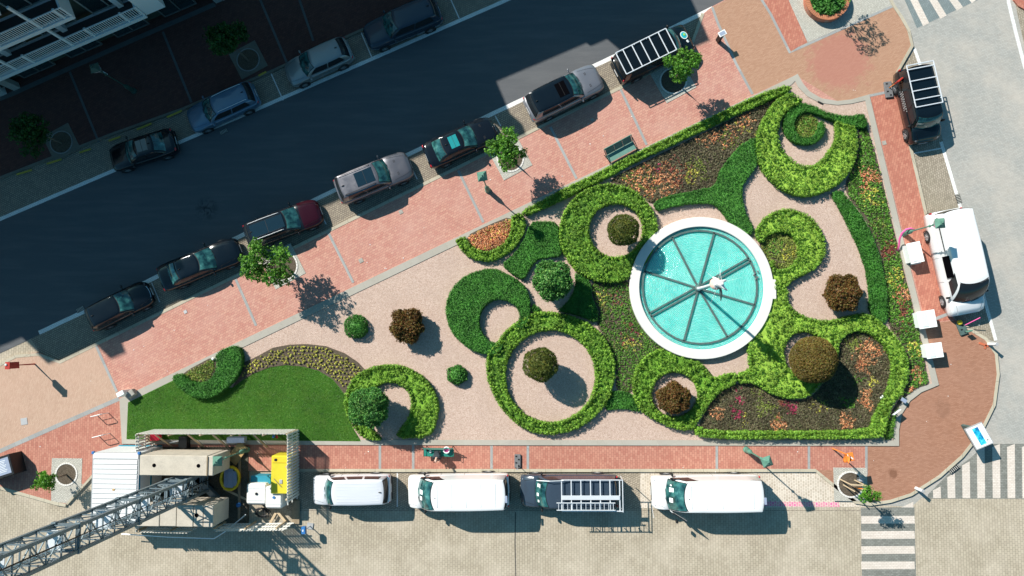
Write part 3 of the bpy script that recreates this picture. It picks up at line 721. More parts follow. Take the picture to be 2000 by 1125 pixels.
cover(783, 414, .26, STREET, 'small grey cover in the red pavement below the silver car'); cover(362, 609, .22, STREET, 'small grey cover near the black saloon shadow', 'grey_lt')
cover(1727, 279, .26, R(-76), 'small square cover in the narrow eastern pavement'); cover(47, 823, .45, R(10), 'round worn patch cover on the western tan paving', 'grey_lt')
cover(705, 509, .28, STREET, 'pale square cover in the red pavement above the gravel'); cover(1157, 234, .2, STREET, 'small dark cover by the silver car mirror shadow')

# ------------------------------------------------------------------ tree pits
def pit(x, y, rp, sq, z0, ang=None, label=None, sm='sett', pale=True):
    z = z0; c = W(x, y, z); s = sq/30.; a = STREET if ang is None else ang
    poly = [tuple((Matrix.Rotation(a, 2) @ Vector(p))+c.xy) for p in ((-s, -s), (s, -s), (s, s), (-s, s))]
    struct('tree_pit_surround', poly, z+.016, sm, z-.02, raw=True)
    r = rp/30.
    b = MB(); o = [(c.x+r*math.cos(t), c.y+r*math.sin(t)) for t in np.linspace(0, 2*np.pi, 40, endpoint=False)]
    rw = .10 if pale == True else .07
    i = [(c.x+(r-rw)*math.cos(t), c.y+(r-rw)*math.sin(t)) for t in np.linspace(0, 2*np.pi, 40, endpoint=False)]
    n = 30
    for k in range(n):
        a0, a1 = 2*np.pi*k/n, 2*np.pi*(k+.9)/n
        b.prism([(c.x+(r-rw)*math.cos(a0), c.y+(r-rw)*math.sin(a0)), (c.x+r*math.cos(a0), c.y+r*math.sin(a0)), (c.x+r*math.cos(a1), c.y+r*math.sin(a1)), (c.x+(r-rw)*math.cos(a1), c.y+(r-rw)*math.sin(a1))], z, z+.05)
    b.build('tree_pit_ring', M['fount_white'] if pale else M['wall_shade'], kind='structure')
    struct('tree_pit_soil', i, z+.024, 'soil', raw=True)
pit(553, 520, 30, 34, PZ+.008); pit(997, 310, 27, 32, PZ+.008); pit(1315, 158, 27, 33, PZ+.008)
pit(485, 117, 24, 30, PZ, None, None, 'kerb_shade', False); pit(120, 278, 24, 30, PZ, None, None, 'kerb_shade', False)
pit(130, 926, 23, 31, L1, 0); pit(1661, 946, 25, 31, L1, 0)
struct('tree_pit_surround', [(100, 955), (162, 945), (130, 983), (100, 980)], L1+.006, 'sett')
struct('tree_pit_surround', [(1630, 975), (1690, 975), (1700, 984), (1672, 978)], L1+.006, 'sett')

# ------------------------------------------------------------------ garden
OUT = [(233, 779), (1003, 410), (1545, 151), (1558, 144), (1568, 162), (1581, 178), (1605, 192), (1636, 197), (1663, 194), (1698, 184), (1765, 470), (1834, 752),
       (1800, 766), (1778, 783), (1762, 808), (1756, 840), (1756, 871), (590, 869), (238, 867)]
INN = [(262, 780), (1003, 425), (1545, 166), (1553, 158), (1559, 170), (1577, 188), (1602, 201), (1636, 205), (1664, 202), (1690, 196), (1753, 470), (1821, 749),
       (1793, 758), (1768, 776), (1752, 803), (1746, 838), (1746, 860), (590, 859), (247, 857)]
struct('garden_kerb', OUT, PZ+.075, 'gkerb', 0, [INN]); 
struct('gravel_path', INN, GZ, 'gravel', 0)
LAWN = [(250, 786), (340, 742), (400, 760), (454, 757), (471, 744), (494, 730), (527, 717), (558, 713), (592, 716), (622, 724), (650, 741), (664, 758), (674, 772), (678, 800), (688, 835), (705, 862), (590, 861), (247, 858)]
struct('lawn', LAWN, GZ+.04, 'lawn', GZ-.05)
Lp = px(LAWN, GZ+.04)
P = scatter(Lp, .045, (), .03); n = len(P)
PP = np.column_stack([P, np.full(n, GZ+.055)]); NN = RNG.normal(0, 1, (n, 3)); NN[:, 2] = np.abs(NN[:, 2])*.9+.5
leaf_mesh('grass', [(quads(PP, NN, .032, 2.4), M['blade'])], label='short mown grass of the striped lawn behind the picket fence', cat='grass', kind='stuff')
# planting beds
yb = [(478, 707), (502, 696), (533, 679), (566, 673), (600, 672), (636, 676), (673, 690), (698, 707), (715, 725), (695, 741), (678, 760), (674, 772), (664, 758), (650, 741), (622, 724), (592, 716), (558, 713), (527, 717), (494, 730), (471, 744), (454, 757), (470, 728)]
b = MB(); b.prism(px(yb, GZ+.07), GZ-.05, GZ+.07); b.build('soil_bed', M['soil'], kind='structure')
ybw = px(yb, GZ+.07)
# individual yellow plants of this bed
def mini_plant(mats, per=26, rad=.07, leaf=.05):
    C = np.array([[0, 0, .05], [.025, .02, .07], [-.025, -.01, .06]])
    return leaf_arrays(C, rad*.72, per//3, leaf*.85, lo=-.1, squash=1, jit=.6)
protos = []
Pp = scatter(ybw, .235, (), .13, jit=.3)
root0 = None
for i in range(3):
    o = leaf_mesh('yellow_bedding_plant', [(mini_plant(0), M['pl_yellow']), (mini_plant(0, 9, .06, .045), M['pl_olive'])], label='small yellow leaved plant in the curved soil bed above the lawn', cat='bedding plant', group='yellow plants in the curved bed above the lawn')
    protos.append(o)
for i, p in enumerate(Pp[:290]):
    o = protos[i] if i < 3 else protos[i % 3].copy()
    if i >= 3: COL.objects.link(o)
    o.location = (p[0], p[1], GZ+.07); o.rotation_euler.z = i*1.7; s = .8+.5*((i*37) % 10)/10; o.scale = (s, s, s)
bedding('bedding_plants', [(352, 735), (368, 722), (390, 710), (414, 697), (424, 708), (418, 732), (405, 746), (385, 748), (365, 742)], ['pl_olive', (390, 727, 60, 'pl_green', .25)], 'low yellow green plants inside the small dark crescent hedge', spacing=.13, margin=.10)
bedding('bedding_plants', [(908, 462), (950, 441), (1002, 420), (1003, 450), (990, 475), (972, 487), (956, 493), (935, 491), (919, 482)], ['pl_orange', (955, 465, 70, 'pl_red', .22), (955, 465, 70, 'pl_yellow', .12)], 'orange flowering plants in the half round bed by the street lamp', spacing=.11, margin=.12)
NE = [(1186, 352), (1240, 325), (1400, 247), (1498, 198), (1530, 185), (1500, 215), (1481, 252), (1476, 279), (1448, 287), (1420, 313), (1404, 341), (1400, 366), (1356, 374), (1302, 386), (1276, 400), (1250, 385), (1215, 365)]
bedding('bedding_plants', NE, ['pl_bronze', (1285, 355, 34, 'pl_orange', .55), (1255, 352, 30, 'pl_olive', .4), (1250, 350, 26, 'pl_orange', .5), (1318, 352, 12, 'pl_orange', .6), (1281, 326, 8, 'pl_pink', .7), (1361, 330, 20, 'pl_olive', .8),
    (1352, 345, 14, 'pl_yellow', .6), (1385, 262, 22, 'pl_orange', .35), (1415, 262, 24, 'pl_orange', .4), (1455, 235, 16, 'pl_orange', .5), (1430, 275, 22, 'pl_olive', .35), (1325, 340, 28, 'pl_red', .3), (1225, 350, 20, 'pl_olive', .4), (1460, 250, 20, 'pl_yellow', .15)],
    'bronze leaved bedding with orange and yellow patches in the long wedge bed', spacing=.145, margin=.10, cover=.85)
EB = [(1676, 246), (1697, 243), (1753, 480), (1820, 748), (1793, 757), (1768, 774), (1750, 803), (1744, 838), (1744, 858), (1724, 858), (1736, 813), (1766, 766), (1776, 739), (1777, 704), (1760, 666), (1733, 637), (1726, 523), (1710, 470), (1688, 423), (1656, 384), (1650, 360), (1665, 331), (1677, 299)]
bedding('bedding_plants', EB, ['pl_green', (1692, 340, 14, 'pl_orange', .75), (1710, 350, 9, 'pl_orange', .7), (1690, 368, 9, 'pl_orange', .7), (1703, 385, 16, 'pl_yellow', .5), (1715, 440, 12, 'pl_olive', .4), (1733, 492, 12, 'pl_red', .7), (1745, 480, 8, 'pl_red', .5),
    (1752, 545, 16, 'pl_yellow', .5), (1762, 575, 15, 'pl_orange', .6), (1765, 605, 12, 'pl_red', .7), (1762, 640, 12, 'pl_red', .35), (1785, 680, 14, 'pl_yellow', .5), (1788, 735, 13, 'pl_orange', .7), (1783, 760, 8, 'pl_orange', .5), (1735, 400, 10, 'pl_yellow', .3), (1748, 640, 12, 'pl_bronze', .6)],
    'bright green bedding with orange and yellow flowers along the eastern kerb', spacing=.17, margin=.08, cover=.88, rad=.075, leafs=.055)
SE = [(1365, 832), (1377, 803), (1391, 782), (1409, 764), (1432, 750), (1475, 748), (1499, 766), (1528, 778), (1557, 782), (1584, 776), (1606, 752), (1628, 720), (1638, 688), (1642, 666), (1657, 651), (1683, 646), (1704, 653), (1722, 669), (1736, 687), (1744, 710), (1741, 739), (1730, 772), (1716, 798), (1704, 822), (1701, 843), (1378, 845)]
bedding('bedding_plants', SE, ['pl_bronze', (1400, 806, 13, 'pl_orange', .7), (1437, 808, 12, 'pl_pink', .5), (1447, 780, 8, 'pl_pink', .4), (1441, 762, 6, 'pl_pink', .5), (1490, 797, 14, 'pl_olive', .5), (1455, 822, 14, 'pl_yellow', .25), (1543, 795, 13, 'pl_pink', .55), (1530, 790, 8, 'pl_red', .5),
    (1520, 826, 12, 'pl_orange', .75), (1600, 790, 14, 'pl_yellow', .2), (1668, 672, 14, 'pl_olive', .7), (1690, 690, 20, 'pl_orange', .65), (1685, 714, 13, 'pl_orange', .7), (1712, 685, 10, 'pl_orange', .5), (1655, 790, 12, 'pl_green', .7), (1690, 765, 9, 'pl_orange', .7),
    (1692, 785, 12, 'pl_orange', .8), (1703, 750, 9, 'pl_yellow', .5), (1655, 820, 12, 'pl_orange', .75), (1648, 832, 8, 'pl_orange', .7), (1675, 740, 10, 'pl_green', .4), (1510, 805, 14, 'pl_olive', .25), (1475, 770, 12, 'pl_olive', .3)],
    'dark bronze bedding with orange and magenta patches inside the south east hedge', spacing=.125, margin=.13, cover=.92)
MIDB = [(1157, 548), (1175, 540), (1235, 548), (1237, 590), (1250, 625), (1272, 655), (1300, 678), (1270, 690), (1249, 708), (1236, 740), (1236, 768), (1203, 768), (1203, 715), (1195, 683), (1180, 656), (1165, 636), (1170, 607), (1157, 580)]
bedding('bedding_plants', MIDB, ['pl_green', (1170, 585, 14, 'pl_yellow', .6), (1188, 600, 12, 'pl_olive', .6), (1205, 585, 14, 'pl_red', .5), (1222, 650, 16, 'pl_red', .4), (1235, 668, 16, 'pl_yellow', .4), (1215, 675, 12, 'pl_olive', .5), (1240, 655, 8, 'pl_pink', .3), (1200, 630, 14, 'pl_bronze', .5)],
    'green and yellow bedding in the bed left of the round fountain', spacing=.155, margin=.08, cover=.75)
bedding('bedding_plants', ell(1523, 491, 41, 40), ['pl_olive', (1520, 500, 16, 'pl_bronze', .4), (1545, 495, 16, 'pl_yellow', .4), (1505, 480, 18, 'pl_green', .4)], 'pale yellow green plants inside the ring hedge right of the fountain', spacing=.13, margin=.1)
bedding('bedding_plants', ell(1575, 247, 24), ['pl_olive', (1575, 247, 30, 'pl_green', .4)], 'round clump of yellow green plants inside the small dark ring hedge', spacing=.11, margin=.03, hgt=.2)
bedding('bedding_plants', [(1704, 858), (1722, 858), (1738, 815), (1752, 800), (1746, 838), (1745, 858)], ['pl_green'], 'leafy green plants in the corner behind the small plaques', spacing=.12, margin=.05, soil=False, hgt=.22, rad=.09)
for x, y, rx in ((1300, 700, 1), ):
    pass
# hedges
LP = np.array([W2(x, y, .16) for x, y in zip(RNG.uniform(0, 2000, 260), RNG.uniform(150, 1120, 260))]); LP = LP[inside(LP, px([(140, 720), (1200, 190), (1380, 60), (1780, 60), (1940, 700), (1700, 990), (590, 918), (0, 880)], .16)) & ~inside(LP, px(OUT, .16))]
leaf_mesh('litter', [(quads(np.column_stack([LP, np.full(len(LP), PZ+.024)]), RNG.normal(0, .15, (len(LP), 3))+np.array([0, 0, 1]), .055, 1.4), M['panel_white'])], label='scattered pale scraps and petals on the red and tan paving', cat='litter', kind='stuff')
hedge([(1017, 412), (1060, 390), (1111, 362), (1150, 345), (1193, 322), (1300, 270), (1400, 222), (1480, 184), (1541, 163), (1547, 176), (1500, 197), (1420, 232), (1310, 285), (1230, 322), (1195, 343), (1140, 368), (1100, 390), (1060, 408), (1028, 422)], 'long straight bright green hedge along the kerb behind the green bench', h=.45, smooth=1)
hedge([(1542, 180), (1515, 194), (1495, 224), (1481, 252), (1476, 279), (1480, 313), (1492, 335), (1515, 362), (1545, 380), (1575, 385), (1609, 377), (1643, 358), (1665, 331), (1677, 299), (1676, 267), (1671, 245), (1652, 242), (1635, 235),
       (1631, 240), (1635, 256), (1631, 277), (1618, 296), (1605, 313), (1579, 326), (1554, 316), (1537, 301), (1524, 284), (1520, 267), (1522, 250), (1530, 224), (1545, 209), (1567, 200), (1571, 195), (1556, 186)], 'broad bright green horseshoe hedge in the north east corner', h=.6, smooth=1)
hedge([(1549, 206), (1567, 199), (1590, 205), (1622, 221), (1660, 226), (1685, 220), (1695, 231), (1695, 250), (1674, 249), (1640, 240), (1618, 232), (1595, 222), (1575, 217), (1557, 226), (1551, 243), (1555, 258), (1568, 268), (1584, 268), (1596, 258), (1598, 242), (1606, 233), (1613, 244), (1612, 262), (1597, 278), (1576, 284), (1552, 279), (1536, 265), (1529, 245), (1534, 222)],
      'dark green comma shaped hedge curling inside the horseshoe', 'dark', .5, smooth=1)
hedge([(1476, 265), (1445, 284), (1420, 313), (1402, 341), (1400, 363), (1356, 372), (1302, 382), (1274, 396), (1284, 414), (1302, 405), (1356, 397), (1391, 397), (1405, 407), (1420, 427), (1434, 445), (1466, 462), (1474, 446), (1459, 420), (1452, 395), (1450, 370), (1453, 359), (1466, 341), (1480, 323), (1478, 290)], 'winding dark green hedge above the fountain', 'dark', .4, smooth=1)
hedge([(1623, 377), (1642, 370), (1656, 384), (1688, 423), (1710, 470), (1726, 523), (1734, 569), (1736, 637), (1699, 614), (1699, 569), (1694, 533), (1685, 501), (1664, 452), (1642, 409)], 'long dark green hedge strip beside the eastern flower bed', 'dark', .4, smooth=1)
hedge([(1473, 455), (1490, 427), (1515, 411), (1540, 406), (1570, 413), (1595, 432), (1610, 458), (1614, 485), (1608, 510), (1590, 528), (1565, 540), (1545, 550), (1541, 562), (1506, 560), (1508, 535), (1505, 505), (1512, 524), (1530, 527), (1548, 519), (1561, 500), (1559, 475), (1545, 458), (1523, 452), (1500, 458), (1488, 478)], 'bright green C shaped hedge around the bed right of the fountain', h=.5, smooth=1)
POCK = ell(1571, 690, 40, 42, 24)
hedge([(1506, 560), (1541, 562), (1538, 584), (1546, 600), (1566, 615), (1595, 625), (1628, 626), (1663, 615), (1698, 611), (1733, 637), (1760, 666), (1777, 704), (1776, 739), (1766, 766), (1748, 786), (1736, 813), (1730, 845), (1722, 858), (1540, 858), (1377, 858), (1354, 844), (1366, 830),
       (1380, 842), (1540, 842), (1701, 841), (1704, 822), (1716, 798), (1730, 772), (1741, 739), (1744, 710), (1736, 687), (1722, 669), (1704, 653), (1683, 646), (1657, 651), (1642, 666), (1638, 690), (1628, 722), (1604, 752), (1584, 775), (1557, 780), (1528, 778), (1499, 766), (1475, 748), (1441, 749), (1441, 727), (1466, 724), (1463, 700), (1462, 669), (1472, 651), (1496, 613), (1509, 584)],
      'large bright green hedge winding round the dark bedding in the south east', h=.55, smooth=1, holes=[POCK])
hedge([(1249, 708), (1236, 735), (1236, 770), (1247, 797), (1263, 812), (1295, 829), (1320, 839), (1352, 842), (1363, 826), (1377, 803), (1391, 782), (1409, 764), (1427, 755), (1441, 749), (1441, 727), (1420, 729), (1395, 740), (1380, 718), (1356, 697), (1325, 684), (1295, 679), (1268, 690)],
      'bright green ring hedge around the rusty shrub below the fountain', h=.5, smooth=1, holes=[ell(1318, 771, 45, 44, 26)])
hedge([(968, 672), (985, 648), (1005, 630), (1036, 612), (1063, 607), (1095, 611), (1130, 621), (1159, 636), (1180, 656), (1195, 683), (1203, 715), (1200, 750), (1190, 780), (1170, 808), (1140, 832), (1110, 845), (1070, 850), (1035, 844), (1005, 826), (980, 801), (962, 770), (950, 735), (949, 700), (957, 682)],
      'large bright green ring hedge with a single dark ball tree inside', h=.5, smooth=1, holes=[ell(1075, 735, 88, 90, 40)])
hedge([(969, 524), (985, 532), (1020, 551), (1032, 572), (1037, 601), (1034, 626), (1022, 642), (1005, 640), (1016, 622), (1012, 604), (999, 591), (977, 584), (959, 588), (943, 601), (936, 623), (937, 640), (945, 657), (958, 669), (975, 668), (985, 676), (970, 692), (950, 693), (925, 687), (900, 670), (883, 652), (873, 630), (869, 607), (873, 580), (889, 553), (913, 535), (948, 524)],
      'dark green crescent hedge left of the ball trees', 'dark', .55, smooth=1)
hedge(ell(1189, 455, 97, 97, 48), 'thick bright green ring hedge around the upper olive ball tree', h=.6, smooth=0, holes=[ell(1203, 449, 53, 52, 30)])
hedge([(888, 468), (895, 481), (911, 500), (932, 509), (959, 511), (985, 500), (1009, 481), (1024, 457), (1027, 433), (1020, 417), (1007, 416), (997, 422), (999, 433), (997, 452), (988, 471), (972, 485), (956, 491), (935, 489), (919, 479), (912, 468), (906, 461)], 'thin bright green half ring hedge around the orange flowers', h=.45, smooth=1)
hedge([(1036, 433), (1057, 431), (1091, 433), (1092, 468), (1099, 500), (1073, 503), (1052, 505), (1036, 521), (1023, 548), (1004, 537), (977, 517), (1004, 497), (1025, 465)], 'dark green angular hedge between the flowers and the thick ring', 'dark', .45, smooth=1)
hedge([(1123, 533), (1137, 537), (1155, 551), (1156, 580), (1169, 607), (1167, 633), (1140, 620), (1113, 612), (1089, 607), (1105, 593), (1120, 572), (1124, 551)], 'dark green hedge patch right of the leafy ball tree', 'dark', .4, smooth=1)
hedge([(1189, 768), (1205, 762), (1236, 768), (1243, 790), (1254, 806), (1225, 799), (1200, 800), (1180, 802)], 'small low dark green hedge patch between two ring hedges', 'dark', .25, smooth=1)
hedge([(1039, 594), (1050, 597), (1058, 607), (1038, 610)], 'tiny dark green tuft hedge at the foot of the leafy ball tree', 'dark', .25, smooth=1)
hedge([(671, 790), (676, 760), (690, 737), (715, 720), (745, 712), (775, 712), (805, 722), (832, 740), (850, 765), (858, 795), (853, 825), (840, 855), (771, 857), (782, 836), (799, 814), (803, 786), (796, 763), (779, 751), (757, 746), (734, 755), (716, 775), (710, 798), (712, 820), (720, 836), (734, 847), (748, 860), (715, 860), (692, 840), (677, 815)],
      'bright green open ring hedge at the end of the lawn', h=.5, smooth=1)
hedge([(418, 693), (438, 679), (463, 674), (473, 690), (473, 713), (463, 738), (443, 758), (421, 774), (396, 780), (368, 774), (348, 758), (334, 738), (342, 730), (355, 730), (365, 741), (384, 748), (407, 744), (418, 730), (424, 710)], 'dark green crescent hedge at the corner of the lawn', 'dark', .6, smooth=1)
# shrubs and ball trees
ball_shrub(1217, 450, 31, 2.2, 'dark olive clipped ball tree inside the upper thick ring hedge', M['lf_ballolive'])
ball_shrub(1078, 548, 37, 1.95, 'leafy fresh green ball tree on the small gravel circle', M['lf_ballgreen'], rough=.06, leaf=.075, clump=.09, per=10, dens=.8)
ball_shrub(1056, 712, 33, 2.0, 'dark olive clipped ball tree alone in the large ring hedge', M['lf_ballolive'], rough=.035)
ball_shrub(722, 795, 38, 1.9, 'fresh green ball tree over the open ring hedge', M['lf_ballgreen'], rough=.06, leaf=.07, clump=.09, per=10, dens=.8)
ball_shrub(1588, 703, 43.5, 2.0, 'largest clipped ball tree with rust brown leaves in the south east hedge', M['lf_rust'], rough=.012, leaf=.045, dens=2.2, clump=.055)
ball_shrub(1315, 777, 28.5, .85, 'rusty brown shrub in the small ring hedge below the fountain', M['lf_brown'], name='brown_shrub', cat='shrub', rough=.07, leaf=.06, stem=False, dens=1.7)
ball_shrub(1645, 572, 31, .9, 'brown and green shrub on the heart shaped gravel', M['lf_brown'], name='brown_shrub', cat='shrub', rough=.08, leaf=.06, stem=False, dens=1.7)
ball_shrub(797, 636, 30.5, .9, 'rusty brown shrub standing free on the open gravel', M['lf_brown'], name='brown_shrub', cat='shrub', rough=.09, leaf=.06, stem=False, dens=1.7)
ball_shrub(696, 638, 24, .35, 'low round green bush on the gravel above the yellow plants', M['lf_dark'], name='low_bush', cat='bush', rough=.03, leaf=.04, stem=False, squash=.75)
ball_shrub(893, 732, 19, .35, 'smallest round green bush on the gravel left of the large ring', M['lf_dark'], name='low_bush', cat='bush', rough=.05, leaf=.05, stem=False, squash=.8)
# street trees
tree(556, 519, 2.9, 1.65, .95, 'bushy young tree with long drooping sprays beside the maroon bonneted car', 'lf_tree', 5, 15, dens=.8)
tree(996, 311, 3.0, 1.35, .8, 'young tree in the pit beside the black coupe', 'lf_tree', 8, 10)
tree(1316, 160, 3.1, 1.25, .8, 'young tree in the pit beside the black van with white rack', 'lf_tree', 12, 11)
tree(485, 118, 3.3, 1.5, 1.0, 'young tree in deep shade nearest the light grey hatchback', 'lf_shade', 15, 12)
tree(120, 279, 3.1, 1.5, 1.0, 'young tree in deep shade at the left edge', 'lf_shade', 18, 12)
tree(130, 927, 1.9, .85, .5, 'small lime green tree in the pit beside the white site cabin', 'lf_lime', 22, 9, .085, 1.3)
tree(1661, 947, 2.5, .62, .45, 'little lime green tree held by timber stakes at the south east corner', 'lf_lime', 25, 8, .08, 1.6)
tree(1614, -4, 2.3, 1.25, .9, 'sparse young tree growing from the round brick planter', 'lf_tree', 33, 7, .08, .45, base_z=.6)
# ------------------------------------------------------------------ vehicles
def lerp(a, b, t): return a+(b-a)*t
KIND = dict(
 #        cowl  wtop  rend  rbase  zn   zcowl zbelt zdeck zroof wb   wt   bow
 saloon=(.275, .46, .735, .885, .62, .95, .92, .98, 1.44, .86, .66, .16),
 hatch=(.245, .42, .885, .985, .66, .98, .95, None, 1.50, .87, .70, .14),
 estate=(.255, .42, .92, .99, .68, .98, .95, None, 1.50, .87, .70, .14),
 suv=(.27, .42, .92, .985, .82, 1.12, 1.08, None, 1.72, .88, .72, .14),
 smallvan=(.17, .30, .955, .99, .78, 1.15, 1.10, None, 1.86, .92, .80, .18),
 midvan=(.145, .265, .965, .992, .85, 1.25, 1.18, None, 1.97, .93, .83, .22),
 bigvan2=(.11, .285, .975, .995, .95, 1.35, 1.30, None, 2.45, .95, .86, .24),
 bigvan=(.105, .265, .975, .995, .95, 1.40, 1.30, None, 2.45, .95, .86, .24))
def vehicle(rear, nose, kind, Wd, col, label, cat='car', roofcol=None, hoodcol=None, z=.02, name=None, group=None, sunroof=None, rails=None, pz=.6,
            rack=None, ribs=False, tailw=True, glassm='glass', chrome=False, vents=False, metal=.3, sidewin=True, zr=None, opendoor=False, extra=None, rough=.35):
    a, b = W(*rear, pz), W(*nose, pz); d = b-a; L = math.hypot(d.x, d.y); c = (a+b)/2
    cowl, wtop, rend, rbase, zn, zc, zb, zd, zroof, wbf, wtf, bow = KIND[kind]
    if zr: zroof = zr
    van = 'van' in kind
    root = thing(name or ('parked_van' if van else 'parked_car'), label, cat, (c.x, c.y, z), math.atan2(d.y, d.x), group)
    hw = Wd/2; X = lambda s: L/2-s*L
    pm = paint('paint '+label[:28], col, metal, rough); rm = paint('roof '+label[:28], roofcol, metal, rough) if roofcol else pm
    hm = paint('bonnet '+label[:26], hoodcol, metal, rough) if hoodcol else pm
    # --- lower body: rings of 15 points
    st = [0, .006, .022, .05, .09, .14]
    st += [cowl*.75, cowl*.95, cowl+.03, .36, .46, .56, .66, .76, .85, .91, .95, .98, .994, 1.0]
    st = sorted(set(st))
    def wid(s):
        e = min(s, 1-s)*L
        k = .86 if van else (.66 if s < .5 else .76)
        rr = (.35 if van else .62) if s < .5 else (.22 if van else .42)
        if e >= rr: w = 1.0
        else: w = k+(1-k)*math.sqrt(max(0, 1-(1-e/rr)**2))
        return hw*w*(1-.03*max(0, (.25-min(s, 1-s))/.25))
    def top(s):
        if s < .008: return zn*.86
        if s < cowl: return lerp(zn, zc, (s/cowl)**.62)
        zt = zb if zd is None else (zd if s > rbase-.03 else zb)
        if zd is not None and rend < s <= rbase-.03: zt = lerp(zb, zd, (s-rend)/(rbase-.03-rend))
        if s < cowl+.05: zt = lerp(zc, zt, (s-cowl)/.05)
        if s > .993: zt *= .90 if zd else .96
        return zt
    def ring(s):
        w, zt = wid(s), top(s); z0 = .20 if .05 < s < .95 else .27
        x = X(s); P = []
        half = [(0, z0), (.78*w, z0), (.95*w, z0+.06), (1.0*w, lerp(z0, zt, .45)), (.995*w, zt-.20), (.965*w, zt-.07), (.90*w, zt-.015), (.5*w, zt+.022), (0, zt+.035)]
        for y, zz in half: P.append((x, y, zz))
        for y, zz in half[-2:0:-1]: P.append((x, -y, zz))
        return P
    m = MB(); rings = [ring(s) for s in st]; n = len(rings[0])
    V = [p for r in rings for p in r]; F = []; mi = []
    for k in range(len(rings)-1):
        for i in range(n):
            j = (i+1) % n; F.append((k*n+i, k*n+j, k*n+n+j, k*n+n+i))
            mi.append(1 if (hoodcol and st[k+1] <= cowl+.01) else 0)
    F += [tuple(reversed(range(n))), tuple(range((len(rings)-1)*n, len(rings)*n))]; mi += [1 if hoodcol else 0, 0]
    m.smooth = True; m.add(V, F); m.mi = mi
    body = m.build('body', [pm, hm], root); bm_ = bmesh.new(); bm_.from_mesh(body.data); bmesh.ops.recalc_face_normals(bm_, faces=bm_.faces); bm_.to_mesh(body.data); bm_.free()
    # --- greenhouse
    def gx(v): return X(lerp(cowl, wtop, v)), X(lerp(rbase, rend, v))
    def gw(v): return hw*lerp(wbf, wtf, v**.9)
    zlo = zb-.03 if not van else zb-.05
    def gz(v): return lerp(zlo, zroof-.045, math.sin(v*math.pi/2)**.9 if v < 1 else 1)
    def front(u, v): xf, xr = gx(v); w = gw(v); return Vector((xf-bow*abs(u)**2.2, u*w, gz(v)))
    def rear_(u, v): xf, xr = gx(v); w = gw(v); return Vector((xr+bow*.55*abs(u)**2.4, u*w, gz(v)))
    def side(sg, t, v): f, r = front(sg, v), rear_(sg, v); p = f.lerp(r, t); bul = math.sin(math.pi*t)*.035; return Vector((p.x, p.y+sg*bul, p.z))
    us = [-1, -.9, -.7, -.4, 0, .4, .7, .9, 1]
    def loop(v):
        P = [front(u, v) for u in us]; P += [side(1, t, v) for t in (.15, .35, .5, .65, .85)]
        P += [rear_(u, v) for u in reversed(us)]; P += [side(-1, t, v) for t in (.85, .65, .5, .35, .15)]
        return P
    vs = [0, .25, .5, .75, .92, 1]; g = MB(); g.smooth = True; loops = [loop(v) for v in vs]
    cen = Vector(((gx(1)[0]+gx(1)[1])/2, 0, 0))
    for k, dz in ((.955, .028), (.85, .042), (.6, .052), (.3, .058), (.02, .06)):
        loops.append([Vector((cen.x+(p.x-cen.x)*(1-(1-k)*.85 if k > .5 else k), p.y*k, zroof-.045+dz)) for p in loops[5]])
    n = len(loops[0]); V = [p for l in loops for p in l]
    F = [(k*n+i, k*n+(i+1) % n, (k+1)*n+(i+1) % n, (k+1)*n+i) for k in range(len(loops)-1) for i in range(n)]; F.append(tuple(range((len(loops)-1)*n, len(loops)*n)))
    g.add(V, F); g.mi = [1 if (i//n) >= 4 or i == len(F)-1 else 0 for i in range(len(F))]
    gh = g.build('cabin', [pm, rm], root); bm_ = bmesh.new(); bm_.from_mesh(gh.data); bmesh.ops.recalc_face_normals(bm_, faces=bm_.faces); bm_.to_mesh(gh.data); bm_.free()
    def pane(nm, fn, u0, u1, v0, v1, off, mat, nu=10, nv=5, rnd=True, parent=root):
        P = []
        for j in range(nv+1):
            v = lerp(v0, v1, j/nv)
            for i in range(nu+1):
                u = lerp(u0, u1, i/nu); uu = u
                p = fn(uu, v); e = .02
                du = fn(min(u1, uu+e), v)-fn(max(u0, uu-e), v); dv = fn(uu, min(1, v+e))-fn(uu, max(0, v-e))
                nn = du.cross(dv).normalized()
                if (p-Vector((cen.x, 0, .6))).dot(nn) < 0: nn = -nn
                P.append(p+nn*off)
        q = MB(); q.smooth = True; q.add(P, [(j*(nu+1)+i, j*(nu+1)+i+1, (j+1)*(nu+1)+i+1, (j+1)*(nu+1)+i) for j in range(nv) for i in range(nu)])
        return q.build(nm, mat, parent)
    G = M[glassm]
    ws = pane('windscreen', front, -.90, .90, .06, .93, .016, G)
    pane('screen_seal', front, -.95, .95, .0, .975, .008, M['seal'], parent=ws)
    if tailw:
        rw = pane('rear_window', rear_, -.86, .86, .16 if zd is None else .06, .90, .016, M['glass_dk'] if zd is None else G)
        pane('screen_seal', rear_, -.92, .92, .08 if zd is None else 0, .96, .008, M['seal'], parent=rw)
    for sg in (1, -1):
        f = lambda t, v, sg=sg: side(sg, t, v)
        if van and kind[:6] == 'bigvan' or not sidewin: pane('side_window', f, .03, .20, .12, .72, .012, M['glass_dk'], 4, 3)
        elif van:
            for t0, t1 in ((.04, .28), (.32, .60), (.64, .92)): pane('side_window', f, t0, t1, .14, .78, .012, M['glass_dk'], 4, 3)
        else:
            for t0, t1 in ((.07, .46), (.49, .88)): pane('side_window', f, t0, t1, .12, .86, .012, M['glass_dk'], 5, 3)
    # --- wheels
    wr = .34 if not van else .36
